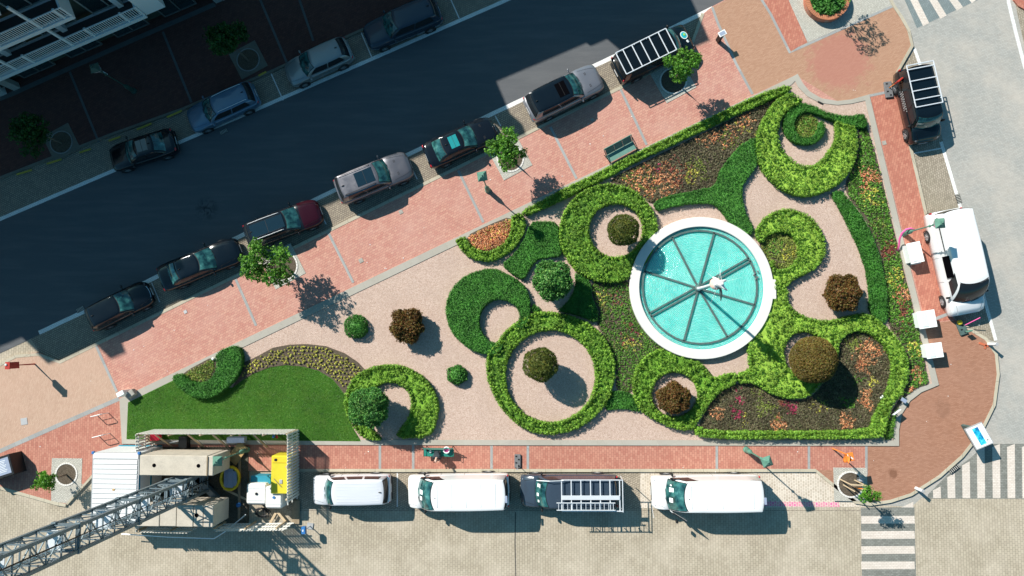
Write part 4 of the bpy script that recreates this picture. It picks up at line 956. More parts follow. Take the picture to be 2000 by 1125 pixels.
    for s in (.175 if not van else .15, .80 if kind[:6] != 'bigvan' else .79):
        for sg in (1, -1):
            c0 = Vector((X(s), sg*(hw-.10), wr-z))
            t = MB(); rot = Matrix.Rotation(R(90), 3, 'X'); t.smooth = True
            t.lathe([(wr*.62, -.115), (wr*.93, -.115), (wr, -.08), (wr, .08), (wr*.93, .115), (wr*.62, .115)], c0, 24, False, rot)
            wo = t.build('wheel', M['tyre'], root)
            k = MB(); k.lathe([(wr*.64, -.09), (wr*.60, .0), (wr*.64, .09)], c0, 20, False, rot)
            for q in range(5):
                an = q*2*math.pi/5; k.beam(c0+Vector((0, sg*.09, 0)), c0+Vector((math.cos(an)*wr*.6, sg*.085, math.sin(an)*wr*.6)), .045, .02)
            k.box(c0+Vector((0, sg*.085, 0)), (.12, .03, .12)); k.build('rim', M['rim'], wo)
            ar = MB(); ar.lathe([(wr*1.16, -.02), (wr*1.16, .012), (wr*1.02, .012)], Vector((X(s), sg*(hw+.002), wr-z+.01)), 24, False, rot); ar.build('wheel_arch', M['black'], root)
    # --- lamps, mirrors, trim
    for sg in (1, -1):
        s0 = .035 if not van else .03; w0 = wid(s0)
        h = MB(); h.smooth = True; h.ball((X(s0)-.05, sg*w0*.80, top(s0)-.06), (.15, .085, .05), 12, 8, Matrix.Rotation(-sg*.5, 3, 'Z')); h.build('headlight', M['lamp_glass'], root)
        tl = MB(); tl.smooth = True; zz = top(.97)-.12
        if kind[:6] == 'bigvan' or kind == 'midvan': tl.box((X(.992), sg*wid(.99)*.96, 1.15), (.10, .10, .30), bev=.03)
        else: tl.ball((X(.978), sg*wid(.975)*.80, zz), (.11, .15, .08), 12, 8, Matrix.Rotation(sg*.4, 3, 'Z'))
        tl.build('tail_light', M['tail'], root)
        mr = MB(); xm = X(cowl+.075); ym = sg*(hw+.12); mr.smooth = True
        mr.box((xm, ym, zb+.06), (.13, .21, .16 if not van else .26), bev=.05); mr.beam((xm-.02, sg*hw*.92, zb+.0), (xm, ym, zb+.02), .05, .04)
        mr.build('wing_mirror', pm if not van else M['black'], root)
    gr = MB(); gr.box((X(0)+.0, 0, zn*.62), (.05, wid(.01)*1.15, .20), bev=.02); gl = gr.build('grille', M['black'], root)
    if chrome:
        ch = MB(); pts = [(X(.01+.05*(abs(u)**2.2)*1.1)+.04, u*wid(.03)*.93, top(.02)-.07) for u in np.linspace(-1, 1, 13)]; ch.path(pts, .022, 6); ch.build('chrome_strip', M['chrome'], root)
    pl = MB(); pl.box((X(0)+.035, 0, .42), (.02, .52, .11)); pl.build('number_plate', M['white_mark'], root)
    pl = MB(); pl.box((X(1)-.02, 0, .62 if not zd else .55), (.02, .52, .11)); pl.build('number_plate', M['white_mark'], root)
    bp = MB(); bp.smooth = True; bp.box((X(1)+.02, 0, .46), (.16, hw*1.62, .20), bev=.06); bp.build('rear_bumper', pm if not van else M['black'], root)
    wp = MB(); 
    for y0, y1 in ((-.55, .05), (.05, .62)):
        a0 = front(y0*.9, .02); b0 = front(y1*.9, .10); wp.beam(a0+Vector((.03, 0, .03)), b0+Vector((.05, 0, .035)), .018)
    wp.build('wiper', M['black'], root)
    # bonnet shut lines and creases
    bl = MB()
    for sg in (1, -1):
        pts = [(X(s), sg*lerp(.62, .80, s/cowl)*wid(s), top(s)+.022) for s in np.linspace(.035, cowl*.93, 6)]; bl.path(pts, .006, 4)
    if vents:
        for sg in (1, -1):
            for q in range(3): bl.beam((X(cowl*.62)-q*.07, sg*.42-.10, top(cowl*.6)+.035), (X(cowl*.62)-q*.07, sg*.42+.10, top(cowl*.62)+.035), .025, .012)
    bl.build('bonnet_gap', M['seal'], root)
    zt = zroof+.012
    if not van or kind == 'smallvan':
        an = MB(); an.smooth = True; an.ball((X(rend)-(-.22), 0, zt+.02), (.10, .03, .045), 8, 6); an.build('antenna', M['black'], root)
    if sunroof:
        s0, s1, mt = sunroof; w = hw*wtf*.72; sr = MB(); cx = (X(s0)+X(s1))/2; ln = abs(X(s0)-X(s1))
        sr.box((cx, 0, zt+.0), (ln, 2*w*.92, .018), bev=.006); so_ = sr.build('sunroof', M[mt], root)
        sb = MB(); sb.box((cx, 0, zt+.008), (.02, 2*w*.9, .012)); sb.build('crossbar', M['seal'], so_)
    if rails:
        for sg in (1, -1):
            x0, x1 = X(wtop+.05), X(rend-.03); y = sg*hw*wtf*.88
            rl = MB(); rl.path([(x0, y, zroof-.01), (x0-.10, y, zroof+.05), ((x0+x1)/2, y*1.02, zroof+.065), (x1+.10, y, zroof+.05), (x1, y, zroof-.01)], .018, 6); rl.build('roof_rail', M[rails], root)
    if ribs:
        rb = MB()
        for k in range(-3, 4):
            if k == 0: continue
            rb.box(((X(wtop)+X(rend))/2, k*hw*wtf*.24, zroof+.008), (abs(X(wtop+.08)-X(rend-.05)), .03, .014), bev=.004)
        rb.build('roof_ribs', rm, root)
    info = dict(root=root, X=X, hw=hw, zroof=zroof, L=L, top=top, wid=wid, wt=wtf*hw, wtop=wtop, rend=rend, pm=pm, side=side, front=front)
    # door seams
    ds = MB()
    for t in ((.24, .52) if van else (.02, .47, .80)):
        for sg in (1, -1):
            s = cowl+.03+t*(.93-cowl); w = wid(s)
            ds.path([(X(s), sg*(w*1.003), .32), (X(s), sg*(w*1.006), lerp(.2, top(s), .45)), (X(s), sg*(w*1.002), top(s)-.2), (X(s), sg*w*.975, top(s)-.07)], .006, 4)
    ds.build('door_seams', M['seal'], root)
    return info

def rack(info, s0, s1, nbar, zup=.10, over=.02, rear_bar=False, bars=None):
    X, hw, zr = info['X'], info['wt'], info['zroof']; r = MB(); z = zr+zup; w = hw+over
    x0, x1 = X(s0), X(s1)
    for sg in (1, -1):
        r.box(((x0+x1)/2, sg*w, z), (abs(x1-x0), .06, .045), bev=.008)
        for k in range(4): r.box((lerp(x0, x1, (k+.5)/4), sg*(w-.03), z-zup/2-.02), (.05, .04, zup))
    for k in range(nbar):
        t = k/(nbar-1) if bars is None else bars[k]
        r.box((lerp(x0, x1, t), 0, z+.003), (.065, 2*w+.02, .038), bev=.008)
    return r.build('roof_rack', M['alu'], info['root'])

# north side of the street, in the shade (nose to the left)
g1 = 'cars parked in the shade along the houses'; g2 = 'cars parked along the sunny side of the street'; g3 = 'vans parked south of the garden'
vehicle((343, 274), (217, 314), 'saloon', 1.80, (.004, .006, .009), 'black saloon parked in the shade nearest the left edge', group=g1, sunroof=(.50, .66, 'glass_roof'))
vehicle((500, 182), (371, 240), 'estate', 1.82, (.09, .16, .24), 'blue grey estate with light roof rails parked in the shade', group=g1, rails='alu', metal=.4)
vehicle((683, 95), (562, 150), 'hatch', 1.80, (.26, .27, .27), 'light grey hatchback parked in the shade between the trees and the dark SUV', group=g1, metal=.5)
vehicle((858, 20), (716, 78), 'suv', 1.88, (.022, .035, .055), 'dark blue SUV parked in the shade nearest the top edge', group=g1)
# south side (nose to the right)
vehicle((178, 627), (293, 569), 'hatch', 1.80, (.003, .005, .008), 'black hatchback with a chrome nose strip, lowest car on the sunny side', group=g2, chrome=True)
vehicle((317, 547), (467, 485), 'saloon', 1.86, (.003, .006, .010), 'black saloon with teal rear glass between the black hatchback and the maroon bonneted car', group=g2)
vehicle((484, 464), (625, 411), 'estate', 1.86, (.006, .008, .012), 'estate with a black glass roof, silver rails and a maroon bonnet', group=g2, hoodcol=(.026, .002, .006), rails='alu', sunroof=(.44, .88, 'glass_roof'))
vehicle((662, 377), (801, 320), 'suv', 1.98, (.15, .145, .16), 'silver grey SUV with a dark double sunroof', group=g2, sunroof=(.46, .70, 'glass_roof'), rails='black', ribs=False, metal=.55, vents=True)
vehicle((834, 308), (966, 249), 'saloon', 1.88, (.005, .007, .011), 'dark coupe saloon with a bright cyan sunroof and red tail lights', group=g2, sunroof=(.52, .64, 'glass_cyan'), vents=True)
vehicle((1032, 217), (1171, 149), 'suv', 2.0, (.24, .24, .26), 'silver SUV with a black roof and an open sunroof', group=g2, roofcol=(.003, .006, .010), sunroof=(.47, .60, 'interior'), metal=.55, vents=True)
v = vehicle((1204, 141), (1347, 71), 'midvan', 1.92, (.003, .005, .007), 'black van with a white seven bar roof rack beside the round tree pit', 'van', group=g2, pz=.8)
rack(v, .30, .965, 7, bars=(0, .155, .34, .51, .68, .86, 1), over=-.03)
def sticker(v, s, y, r, mats, nm='sticker', rot=.0):
    X = v['X']; b = MB(); c = (X(s), y, v['top'](s)+.055); sl = Matrix.Rotation(math.atan2(v['top'](s+.03)-v['top'](s-.03), .06*v['L']), 3, 'Y')
    b.lathe([(r, 0), (r, .006)], c, 20, rot=sl); o = b.build(nm, M[mats[0]], v['root'])
    b = MB(); b.lathe([(r*.8, .006), (r*.8, .010)], c, 20, rot=sl); b.build('inner_disc', M[mats[1]], o)
    b = MB(); b.lathe([(r*.35, .010), (r*.3, .014)], (c[0]+.04, c[1]+.03, c[2]), 9, rot=sl); b.build('emblem', M[mats[2]], o)
M['aqua'] = plain('aqua print', (.02, .45, .50), .5); M['limep'] = plain('lime print', (.35, .65, .12), .5)
sticker(v, .085, .12, .27, ('panel_white', 'aqua', 'limep')); sticker(v, .075, -.33, .10, ('panel_white', 'panel_white', 'grey_lt'))
v = vehicle((1776, 136), (1808, 276), 'midvan', 1.88, (.003, .007, .011), 'small dark blue black van with a white five bar rack on the eastern road', 'van', name='parked_van', pz=.8, zr=1.95)
rack(v, .42, .985, 6, bars=(0, .17, .38, .62, .90, 1), over=.05)
v2 = vehicle((1843, 412), (1891, 613), 'bigvan2', 2.1, (.76, .76, .76), 'big white van with an open side window on the eastern road', 'van', pz=1.0, metal=0, glassm='glass_dk')
b = MB(); X = v2['X']; b.box((X(.47), -v2['hw']*.93, 1.85), (1.35, .14, .62), rot=Matrix.Rotation(R(-5), 3, 'X')); b.build('open_hatch', M['interior'], v2['root'])
b = MB(); b.box((X(.78), -v2['hw']*.97, 1.9), (2.1, .05, .03)); b.build('slide_rail', M['black'], v2['root'])
v3 = vehicle((763, 954), (611, 957), 'smallvan', 1.86, (.66, .67, .70), 'silver grey small van with roof ribs, westernmost in the southern row', 'van', group=g3, pz=.8, ribs=True, metal=.15)
def van_text(v, s, txt, y=-1, size=.20, z=2.02, col='seal'):
    # lettering low on the sunny side of the van, seen upside down from here
    cu = bpy.data.curves.new('lettering', 'FONT'); cu.body = txt; cu.size = size; cu.extrude = .002; cu.align_x = 'CENTER'
    tmp = bpy.data.objects.new('tmp', cu); COL.objects.link(tmp); bpy.context.view_layer.update(); me = bpy.data.meshes.new_from_object(tmp.evaluated_get(bpy.context.evaluated_depsgraph_get())); bpy.data.objects.remove(tmp)
    o = bpy.data.objects.new('lettering', me); COL.objects.link(o); o.data.materials.clear(); o.data.materials.append(M[col]); o.parent = v['root']
    yy = y*(v['hw']*.90+.004); o.location = (v['X'](s), yy+(.012*y), z); o.rotation_euler = (R(84), 0, R(180) if y > 0 else 0)
v4 = vehicle((994, 957), (797, 960), 'bigvan', 2.08, (.72, .72, .71), 'white van in the middle of the southern row behind the bench', 'van', group=g3, pz=1.0, metal=0)
v6 = vehicle((1484, 960), (1274, 962), 'bigvan', 2.08, (.72, .72, .71), 'white van with its driver door open, easternmost in the southern row', 'van', group=g3, pz=1.0, metal=0)
for v_ in (v4, v6):
    van_text(v_, .86, 'RAVA', -1, .24, 2.02)
    X = v_['X']; b = MB(); b.box((X(.985), .25, v_['zroof']+.0), (.14, .42, .05), bev=.01); b.build('roof_vent', M['slate_blue'], v_['root'])
    b = MB(); b.box((X(.20), -v_['hw']*.955, 1.75), (.62, .05, .42)); b.build('cab_window', M['glass_dk'], v_['root'])
    b = MB(); b.ball((X(.30), .1, v_['zroof']+.02), .03, 8, 6); b.build('antenna', M['black'], v_['root'])
    for q in (.22, .36, .50, .64, .78):
        b = MB(); b.box((X(q+.1), 0, v_['zroof']+.010), (.05, v_['wt']*1.55, .022), bev=.008); b.build('roof_seam', M['white'], v_['root'])
# papers on the dashboards
def papers(v, lst):
    f = v['front']
    for u, w_, k in lst:
        p = f(u, .22); q = f(u, .45); n_ = Vector((q.z-p.z, 0, -(q.x-p.x))).normalized()
        b = MB(); b.beam(p+n_*.024, p.lerp(q, k*.8)+n_*.024, w_*.8, .006); b.build('paper', M['panel_white'], v['root'])
papers(v4, ((-.15, .34, 1.2), (.25, .30, .9))); papers(v6, ((-.35, .34, 1.1), (.30, .34, .9), (-.62, .12, .4)))
X = v6['X']; b = MB(); hx = X(.155); hy = v6['hw']*.99                 # open driver's door, hinged at the front
e = Vector((hx-.95, hy+.62, 0)); b.beam((hx, hy, .95), (e.x, e.y, .95), .05, 1.1); dr = b.build('driver_door', v6['pm'], v6['root'])
b = MB(); b.beam((hx-.1, hy+.06, 1.72), (e.x+.05, e.y-.04, 1.72), .03, .42); b.build('door_window', M['glass_dk'], dr)
b = MB(); b.box((hx-.35, hy+.62, 1.45), (.14, .22, .3), bev=.04); b.build('door_mirror', M['black'], dr)
v5 = vehicle((1206, 958), (1017, 958), 'midvan', 2.0, (.035, .052, .075), 'dark blue grey van with a large white roof rack in the southern row', 'van', group=g3, pz=.9, zr=2.05, metal=.45, sidewin=False)
rk = rack(v5, .42, 1.0, 7, .24, over=.10)
papers(v5, ((-.5, .30, 1.3), (.1, .24, .9), (.55, .18, .7)))
X = v5['X']; zz = v5['zroof']+.24; w = v5['wt']+.10
b = MB()                                                               # second level of bars, centre channel and rear goal post
b.box(((X(.42)+X(1))/2, .12, zz+.04), (abs(X(.42)-X(1)), .26, .05), bev=.01); b.build('centre_channel', M['alu'], rk)
b = MB(); b.path([(X(1.03), -w-.02, 1.2), (X(1.03), -w, zz+.02), (X(1.03), w+.05, zz+.02), (X(1.03), w+.02, 1.4)], .03, 8)
for sg in (1, -1): b.beam((X(1.03), sg*w, zz+.02), (X(.99), sg*w, zz+.02), .05)
b.build('rear_frame', M['alu'], rk)
b = MB(); b.path([(X(.17), -w+.1, zz-.35), (X(.3), -w+.06, zz+.05), (X(.44), -w+.03, zz+.04)], .022, 6); b.build('front_bar', M['alu'], rk)
lad = thing('ladder', 'aluminium ladder lying on the rack of the blue grey van', 'ladder', v5['root'].location, v5['root'].rotation_euler.z)
b = MB(); y0, y1 = .42, w-.08
for yy in (y0, y1): b.box((X(.66), yy, zz+.10), (3.55, .05, .07), bev=.01)
b.build('stiles', M['alu'], lad)
b = MB()
for k in range(13): b.tube((X(.66)-1.65+k*.275, y0, zz+.10), (X(.66)-1.65+k*.275, y1, zz+.10), .018, None, 6)
b.build('rungs', M['alu'], lad)
# writing block on the eastern small van, faint pale lines
b = MB(); vv = v['root']; X = v['X']
for k, (a0, a1, zz_) in enumerate(((.42, .72, 1.50), (.46, .70, 1.36), (.45, .74, 1.22))):
    for q in range(9):
        t = lerp(a0, a1, q/9); b.box((X(t+.012), -(v['hw']*.99)-.004, zz_-.35), (.075+.02*(q % 2), .006, .07))
b.build('side_print', M['grey_lt'], vv)
# ------------------------------------------------------------------ fountain
FZ = .62
fc = W(1370, 562, FZ); fr = 138/(FPX/(H-FZ)); fi = 119/(FPX/(H-FZ))
ft = thing('round_fountain', 'round white walled fountain with turquoise water in the garden', 'fountain', (fc.x, fc.y, GZ))
h = FZ-GZ
b = MB(); n = 96
b.lathe([(fi, -.4), (fi, h-.03), (fi+.03, h), (fr-.03, h), (fr, h-.03), (fr, -.1)], (0, 0, 0), n, False)
b.box((fr-.02, -.1, h*.5), (.34, 1.25, h+.006), bev=.02); b.smooth = False
b.build('wall', M['fount_white'], ft)
b = MB(); b.lathe([(fi+.01, h-.16), (fi-.02, h-.16), (fi-.02, -.3)], (0, 0, 0), n, False)
def tilemat():
    t = NT('turquoise pool lining'); v = t.pos(obj=True); n_ = t.noise(v, 5, 3)
    return t.fin(t.ramp(n_, [(.3, (.01, .33, .34)), (.7, (.03, .48, .46))]), .5)
b.build('lining', tilemat(), ft)
def watermat():
    t = NT('turquoise water'); v = t.pos(obj=True)
    w1 = t.n('TexWave', _wave_type='RINGS', _rings_direction='Z', Scale=3.4, Distortion=5.0, Detail=4, Detail__Scale=2.2); t.l(v, w1.inputs[0])
    n_ = t.noise(v, 1.3, 4, .6); n2 = t.noise(v, 14, 3, .6, .5)
    hgt = t.mix(w1.outputs['Fac'], n2, .35)
    ringc = t.ramp(w1.outputs['Fac'], [(.08, (.09, .50, .43)), (.35, (.18, .64, .55)), (.9, (.28, .72, .63))])
    c = t.mix(ringc, (.06, .45, .40), t.ramp(n_, [(.4, (0, 0, 0)), (.7, (.5,)*3)]))
    m = t.fin(c, .12, 0, 0, t.bump(hgt, .5, .04), .5, Subsurface__Weight=.65, Subsurface__Scale=.5)
    p = [x for x in t.t.nodes if x.type == 'BSDF_PRINCIPLED'][0]; p.inputs['Subsurface Radius'].default_value = (.03, 1.2, 1.1)
    return m
M['water'] = watermat()
b = MB(); b.lathe([(.01, h-.20), (1.3, h-.20), (2.6, h-.20), (fi-.005, h-.20), (fi-.005, h-.6), (.01, h-.6)], (0, 0, 0), 64, False); b.build('water', M['water'], ft)
# steel cover frame just above the water
fz = h-.13; rf = 110/(FPX/(H-FZ)); b = MB(); n = 40
off = Vector((-.09, .06, 0))
for k in range(n):
    a0, a1 = 2*math.pi*k/n, 2*math.pi*(k+1)/n
    b.beam(off+Vector((rf*math.cos(a0), rf*math.sin(a0), fz)), off+Vector((rf*math.cos(a1), rf*math.sin(a1), fz)), .12, .07)
b.build('frame_ring', M['frame'], ft)
fcp = (1365, 563)
for (ex, ey, dbl) in ((1315, 466, 0), (1395, 457, 0), (1462, 508, 1), (1468, 593, 0), (1420, 655, 0), (1337, 664, 0), (1276, 612, 1), (1265, 531, 0)):
    a = Vector(W2(*fcp, FZ)+(0,))-Vector((fc.x, fc.y, 0)); e = Vector(W2(ex, ey, FZ)+(0,))-Vector((fc.x, fc.y, 0))
    e = off+(e-off).normalized()*rf
    a.z = e.z = fz; b = MB(); d = (e-a).normalized(); nn = Vector((-d.y, d.x, 0))
    if dbl:
        for sg in (.11, -.13): b.beam(a+nn*sg, e+nn*sg, .10, .07)
    else: b.beam(a, e, .12, .07)
    b.build('frame_spoke', M['frame'], ft)
b = MB(); a = Vector(W2(*fcp, FZ)+(0,))-Vector((fc.x, fc.y, 0)); b.lathe([(.24, -.5), (.24, fz+.05), (.16, fz+.12), (.12, fz+.2)], (a.x, a.y, 0), 16); b.build('centre_hub', M['frame'], ft)
b = MB()
for k in range(5): b.ball((rf*.95+.14*math.sin(k*2), .55+.12*k, fz+.06), (.06, .07, .05), 7, 5)
b.build('pump_fittings', M['grey_pl'], ft)
# column and sculpture: rises well above the water and leans outward only by perspective
stc = W(1364, 564, FZ)
st = thing('fountain_sculpture', 'white sculpture with thin rods on a pale column in the fountain', 'sculpture', (stc.x, stc.y, FZ))
b = MB(); b.smooth = True; b.lathe([(.14, 0), (.10, .3), (.085, 3.9), (.14, 4.2), (.20, 4.45)], (0, 0, 0), 14); b.build('column', M['white_wall'], st)
b = MB(); b.smooth = True; b.lathe([(.20, 4.45), (.34, 4.6), (.36, 4.72), (.18, 4.85)], (0, 0, 0), 12); b.build('pedestal', plain('blush stone', (.70, .48, .40), .7), st)
def skin_obj(name, V, E, Rd, mat, parent, sub=2, root_i=0):
    me = bpy.data.meshes.new(name); me.from_pydata([tuple(v) for v in V], E, []); o = bpy.data.objects.new(name, me); COL.objects.link(o)
    me.materials.append(mat); o.parent = parent
    md = o.modifiers.new('skin', 'SKIN'); md.use_smooth_shade = True
    for i, d in enumerate(me.skin_vertices[0].data):
        r = Rd[i]; d.radius = (r, r) if not isinstance(r, tuple) else r; d.use_root = (i == root_i)
    s = o.modifiers.new('sub', 'SUBSURF'); s.levels = sub; s.render_levels = sub
    return o
V = [(0, 0, 5.0), (.05, -.03, 5.35), (.10, -.05, 5.55), (.13, -.06, 5.75), (-.15, .2, 5.5), (-.32, .34, 5.3), (.28, -.30, 5.45), (.50, -.42, 5.25), (.1, .2, 4.85), (-.08, -.25, 4.85), (.3, .12, 5.15), (.55, .2, 4.9)]
E = [(0, 1), (1, 2), (2, 3), (1, 4), (4, 5), (1, 6), (6, 7), (0, 8), (0, 9), (0, 10), (10, 11)]
skin_obj('figure', V, E, [.20, .18, .07, .12, .08, .04, .08, .04, .10, .10, .09, .05], M['pale_flag'], st)
b = MB()
for (a, e) in (((-.6, .65, 5.1), (.05, .0, 5.2)), ((.4, 1.1, 4.7), (.0, .1, 5.1)), ((-.3, -1.1, 4.7), (.1, .1, 5.1)), ((1.4, .35, 4.9), (.1, 0, 5.1)), ((.1, 1.2, 5.0), (.2, 0, 5.3))):
    b.tube(a, e, .004, .009, 6)
b.build('rods', M['pale_flag'], st)
b = MB(); b.path([(.15, -.1, 5.0), (.28, -.55, 4.7), (.34, -.95, 4.4)], [.05, .09, .03], 6); b.build('ribbon', M['frame'], st)

# ------------------------------------------------------------------ street lamps
def lamp(x, y, label, z=PZ, gm='green_lamp'):
    t = thing('street_lamp', label, 'street lamp', W(x, y, z), random.uniform(0, .5), 'green street lamps round the garden')
    b = MB(); b.lathe([(.20, 0), (.20, .12), (.15, .2), (.15, .9), (.09, 1.1), (.06, 1.2)], n=10); b.build('base', M[gm], t)
    b = MB(); b.tube((0, 0, 1.1), (0, 0, 3.9), .045, .032, 8); b.lathe([(.05, 3.1), (.085, 3.16), (.05, 3.22)], n=8); b.lathe([(.04, 3.5), (.10, 3.62), (.05, 3.75)], n=8); b.build('pole', M[gm], t)
    for sg in (1, -1):
        b = MB(); b.path([(0, 0, 3.55), (sg*.17, 0, 3.7), (sg*.19, 0, 3.98)], .014, 5); b.build('bracket', M[gm], t)
    b = MB(); b.add([(-.16, -.16, 3.9), (.16, -.16, 3.9), (.16, .16, 3.9), (-.16, .16, 3.9), (-.25, -.25, 4.28), (.25, -.25, 4.28), (.25, .25, 4.28), (-.25, .25, 4.28)], [(3, 2, 1, 0), (0, 1, 5, 4), (1, 2, 6, 5), (2, 3, 7, 6), (3, 0, 4, 7)]); b.build('lantern', M['lamp_glass'], t)
    b = MB(); b.add([(-.29, -.29, 4.28), (.29, -.29, 4.28), (.29, .29, 4.28), (-.29, .29, 4.28), (-.10, -.10, 4.52), (.10, -.10, 4.52), (.10, .10, 4.52), (-.10, .10, 4.52)], [(3, 2, 1, 0), (0, 1, 5, 4), (1, 2, 6, 5), (2, 3, 7, 6), (3, 0, 4, 7), (4, 5, 6, 7)]); b.ball((0, 0, 4.56), .05, 8, 6); b.build('lamp_roof', M[gm], t)
    return t
lamp(953, 372, 'green street lamp on the red pavement above the orange flower bed')
lamp(1764, 456, 'green street lamp reaching over the big white van, pink foam at its foot')
lamp(1457, 878, 'green street lamp on the southern pavement above the white van with open door')
lamp(483, 878, 'green street lamp inside the fenced building site')
lamp(262, 178, 'green street lamp, colour darkened for the shade, before the house with balconies', gm='lamp_shaded')
t = thing('hanging_banner_lamp', 'tall red post with an arm and a square red lantern at the left edge', 'street lamp', W(68, 711, PZ), 0)
b = MB(); b.tube((0, 0, 0), (0, 0, 1.0), .05, .04, 8); b.tube((0, 0, 1.0), (0, 0, 2.05), .035, .03, 8); b.build('pole', M['red'], t)
b = MB(); b.box((0, 0, 1.98), (.24, .42, .86), bev=.02, rz=.1); b.box((0, .0, 2.43), (.30, .46, .05)); b.build('lantern', M['red'], t)
b = MB(); b.ball((-.08, .06, 2.48), (.08, .08, .05), 8, 6); b.build('bulb_cap', M['panel_white'], t)
# ------------------------------------------------------------------ benches
def bench(x, y, rz, label, mat, L=2.0, solid=False, face=-1):
    t = thing('park_bench', label, 'bench', W(x, y, PZ+.012), rz)
    s = MB()
    if solid:
        s.box((0, -.02, .45), (L, .42, .04), bev=.01); s.box((0, -.25, .44), (L, .05, .07), bev=.015)
    else:
        for k in range(3): s.box(((k-1)*L/3, 0, .45), (L/3-.06, .40, .012))
        s.box((0, -.21, .45), (L, .05, .04), bev=.01); s.box((0, .21, .45), (L, .05, .04), bev=.01)
        for k in range(4): s.box(((k-1.5)*L/3, 0, .45), (.04, .44, .04))
    s.build('seat', M[mat], t)
    bk = MB(); rot = Matrix.Rotation(R(-14), 3, 'X')
    bk.box((0, .30, .86), (L, .05, .12 if solid else .10), rot=rot, bev=.015); bk.box((0, .26, .66), (L, .04, .10), rot=rot, bev=.01)
    bk.build('backrest', M[mat], t)
    for sg in (-1, 1):
        l = MB(); l.path([(sg*(L/2-.12), -.22, 0), (sg*(L/2-.12), -.2, .44), (sg*(L/2-.12), .2, .44), (sg*(L/2-.12), .34, .92)], .022, 6); l.build('leg', M['black'], t)
        l = MB(); l.path([(sg*(L/2-.12), .34, 0), (sg*(L/2-.12), .2, .44)], .022, 6); l.build('leg', M['black'], t)
        l = MB(); l.path([(sg*(L/2-.04), -.24, .44), (sg*(L/2-.04), -.24, .64), (sg*(L/2-.04), .26, .66)], .018, 6); l.build('armrest', M['black'], t)
    return t
t = thing('park_bench', 'pale green metal bench with mesh back beside the long hedge', 'bench', W(1212, 300, PZ+.012), STREET)
b = MB(); b.box((0, .16, .45), (2.0, .20, .04), bev=.01); b.box((0, -.26, .45), (1.9, .035, .035)); b.box((0, -.05, .43), (1.9, .36, .015)); b.build('seat', M['bench_green'], t)
rot = Matrix.Rotation(R(50), 3, 'X'); b = MB()
for k in range(3): b.box(((k-1)*.64, .42, .70), (.58, .50, .012), rot=rot)
b.build('mesh_back', M['mesh_green'], t); b = MB()
for k in range(4): b.box(((k-1.5)*.655, .42, .705), (.05, .56, .03), rot=rot)
b.box((0, .60, .92), (2.02, .05, .05), bev=.01); b.build('back_frame', M['bench_green'], t)
for sg in (-1, 1):
    l = MB(); l.path([(sg*.98, .40, .02), (sg*.98, .05, .44), (sg*.98, -.32, .40), (sg*.98, -.36, .0)], .03, 6); l.build('leg', M['black'], t)
    l = MB(); l.path([(sg*1.0, .45, .78), (sg*1.02, .05, .68), (sg*1.0, -.30, .62), (sg*.98, -.33, .4)], .025, 6); l.build('armrest', M['black'], t)
bench(859, 881, 0, 'teal bench with a seated person on the southern pavement', 'bench_teal', 1.95, True)
# person
pt = thing('person', 'person with bald head in a dark jacket leaning forward on the teal bench', 'person', W(857, 880, PZ+.012), 0)
hipz = .56
V = [(0, 0, hipz), (0, -.06, .74), (0, -.20, .94), (0, -.27, 1.05), (0, -.34, 1.13), (0, -.40, 1.22), (0, -.42, 1.27),
     (.10, -.04, hipz-.02), (.13, -.42, .53), (.13, -.40, .10), (.14, -.52, .06), (-.10, -.04, hipz-.02), (-.15, -.42, .53), (-.16, -.38, .10), (-.17, -.50, .06),
     (.17, -.22, .99), (.26, -.30, .78), (.14, -.50, .68), (-.17, -.22, .99), (-.27, -.30, .78), (-.14, -.50, .68), (.10, -.56, .67), (-.10, -.56, .67)]
E = [(0, 1), (1, 2), (2, 3), (3, 4), (4, 5), (5, 6), (0, 7), (7, 8), (8, 9), (9, 10), (0, 11), (11, 12), (12, 13), (13, 14), (2, 15), (15, 16), (16, 17), (2, 18), (18, 19), (19, 20), (17, 21), (20, 22)]
Rd = [.14, .135, .15, .075, .065, .095, .075, .085, .06, .042, .035, .085, .06, .042, .035, .062, .045, .030, .062, .045, .030, .028, .028]
nb = len(V)
for hi, sg in ((21, 1), (22, -1)):
    bx, by, bz = V[hi]
    for k, (dx, ln) in enumerate(((-.030, .070), (-.010, .082), (.010, .078), (.028, .06))):
        V += [(bx+dx, by-.035, bz), (bx+dx-sg*.004, by-.035-ln*.55, bz-.006), (bx+dx-sg*.008, by-.035-ln*.9, bz-.03)]; i = len(V)-3
        E += [(hi, i), (i, i+1), (i+1, i+2)]; Rd += [.010, .009, .007]
    V += [(bx-sg*.045, by-.0, bz-.01), (bx-sg*.062, by-.035, bz-.02)]; i = len(V)-2; E += [(hi, i), (i, i+1)]; Rd += [.011, .009]
skin_obj('body', V, E, Rd, M['skin'], pt)
b = MB(); b.smooth = True; b.ball((0, -.43, 1.26), (.085, .105, .115), 16, 12, Matrix.Rotation(R(55), 3, 'X')); b.build('head', M['skin'], pt)
hd = MB(); hd.smooth = True; hd.ball((0, -.535, 1.20), (.014, .02, .024), 8, 6); hd.build('nose', M['skin'], pt)
for sg in (1, -1):
    hd = MB(); hd.smooth = True; hd.ball((sg*.086, -.42, 1.24), (.012, .022, .032), 8, 6); hd.build('ear', M['skin'], pt)
JV = [V[i] for i in (0, 1, 2, 3, 15, 16, 17, 18, 19, 20)]; JV[6] = (.15, -.47, .69); JV[9] = (-.15, -.47, .69)
skin_obj('jacket', JV, [(0, 1), (1, 2), (2, 3), (2, 4), (4, 5), (5, 6), (2, 7), (7, 8), (8, 9)], [.165, .17, .19, .095, .095, .066, .048, .095, .066, .048], M['jacket'], pt)
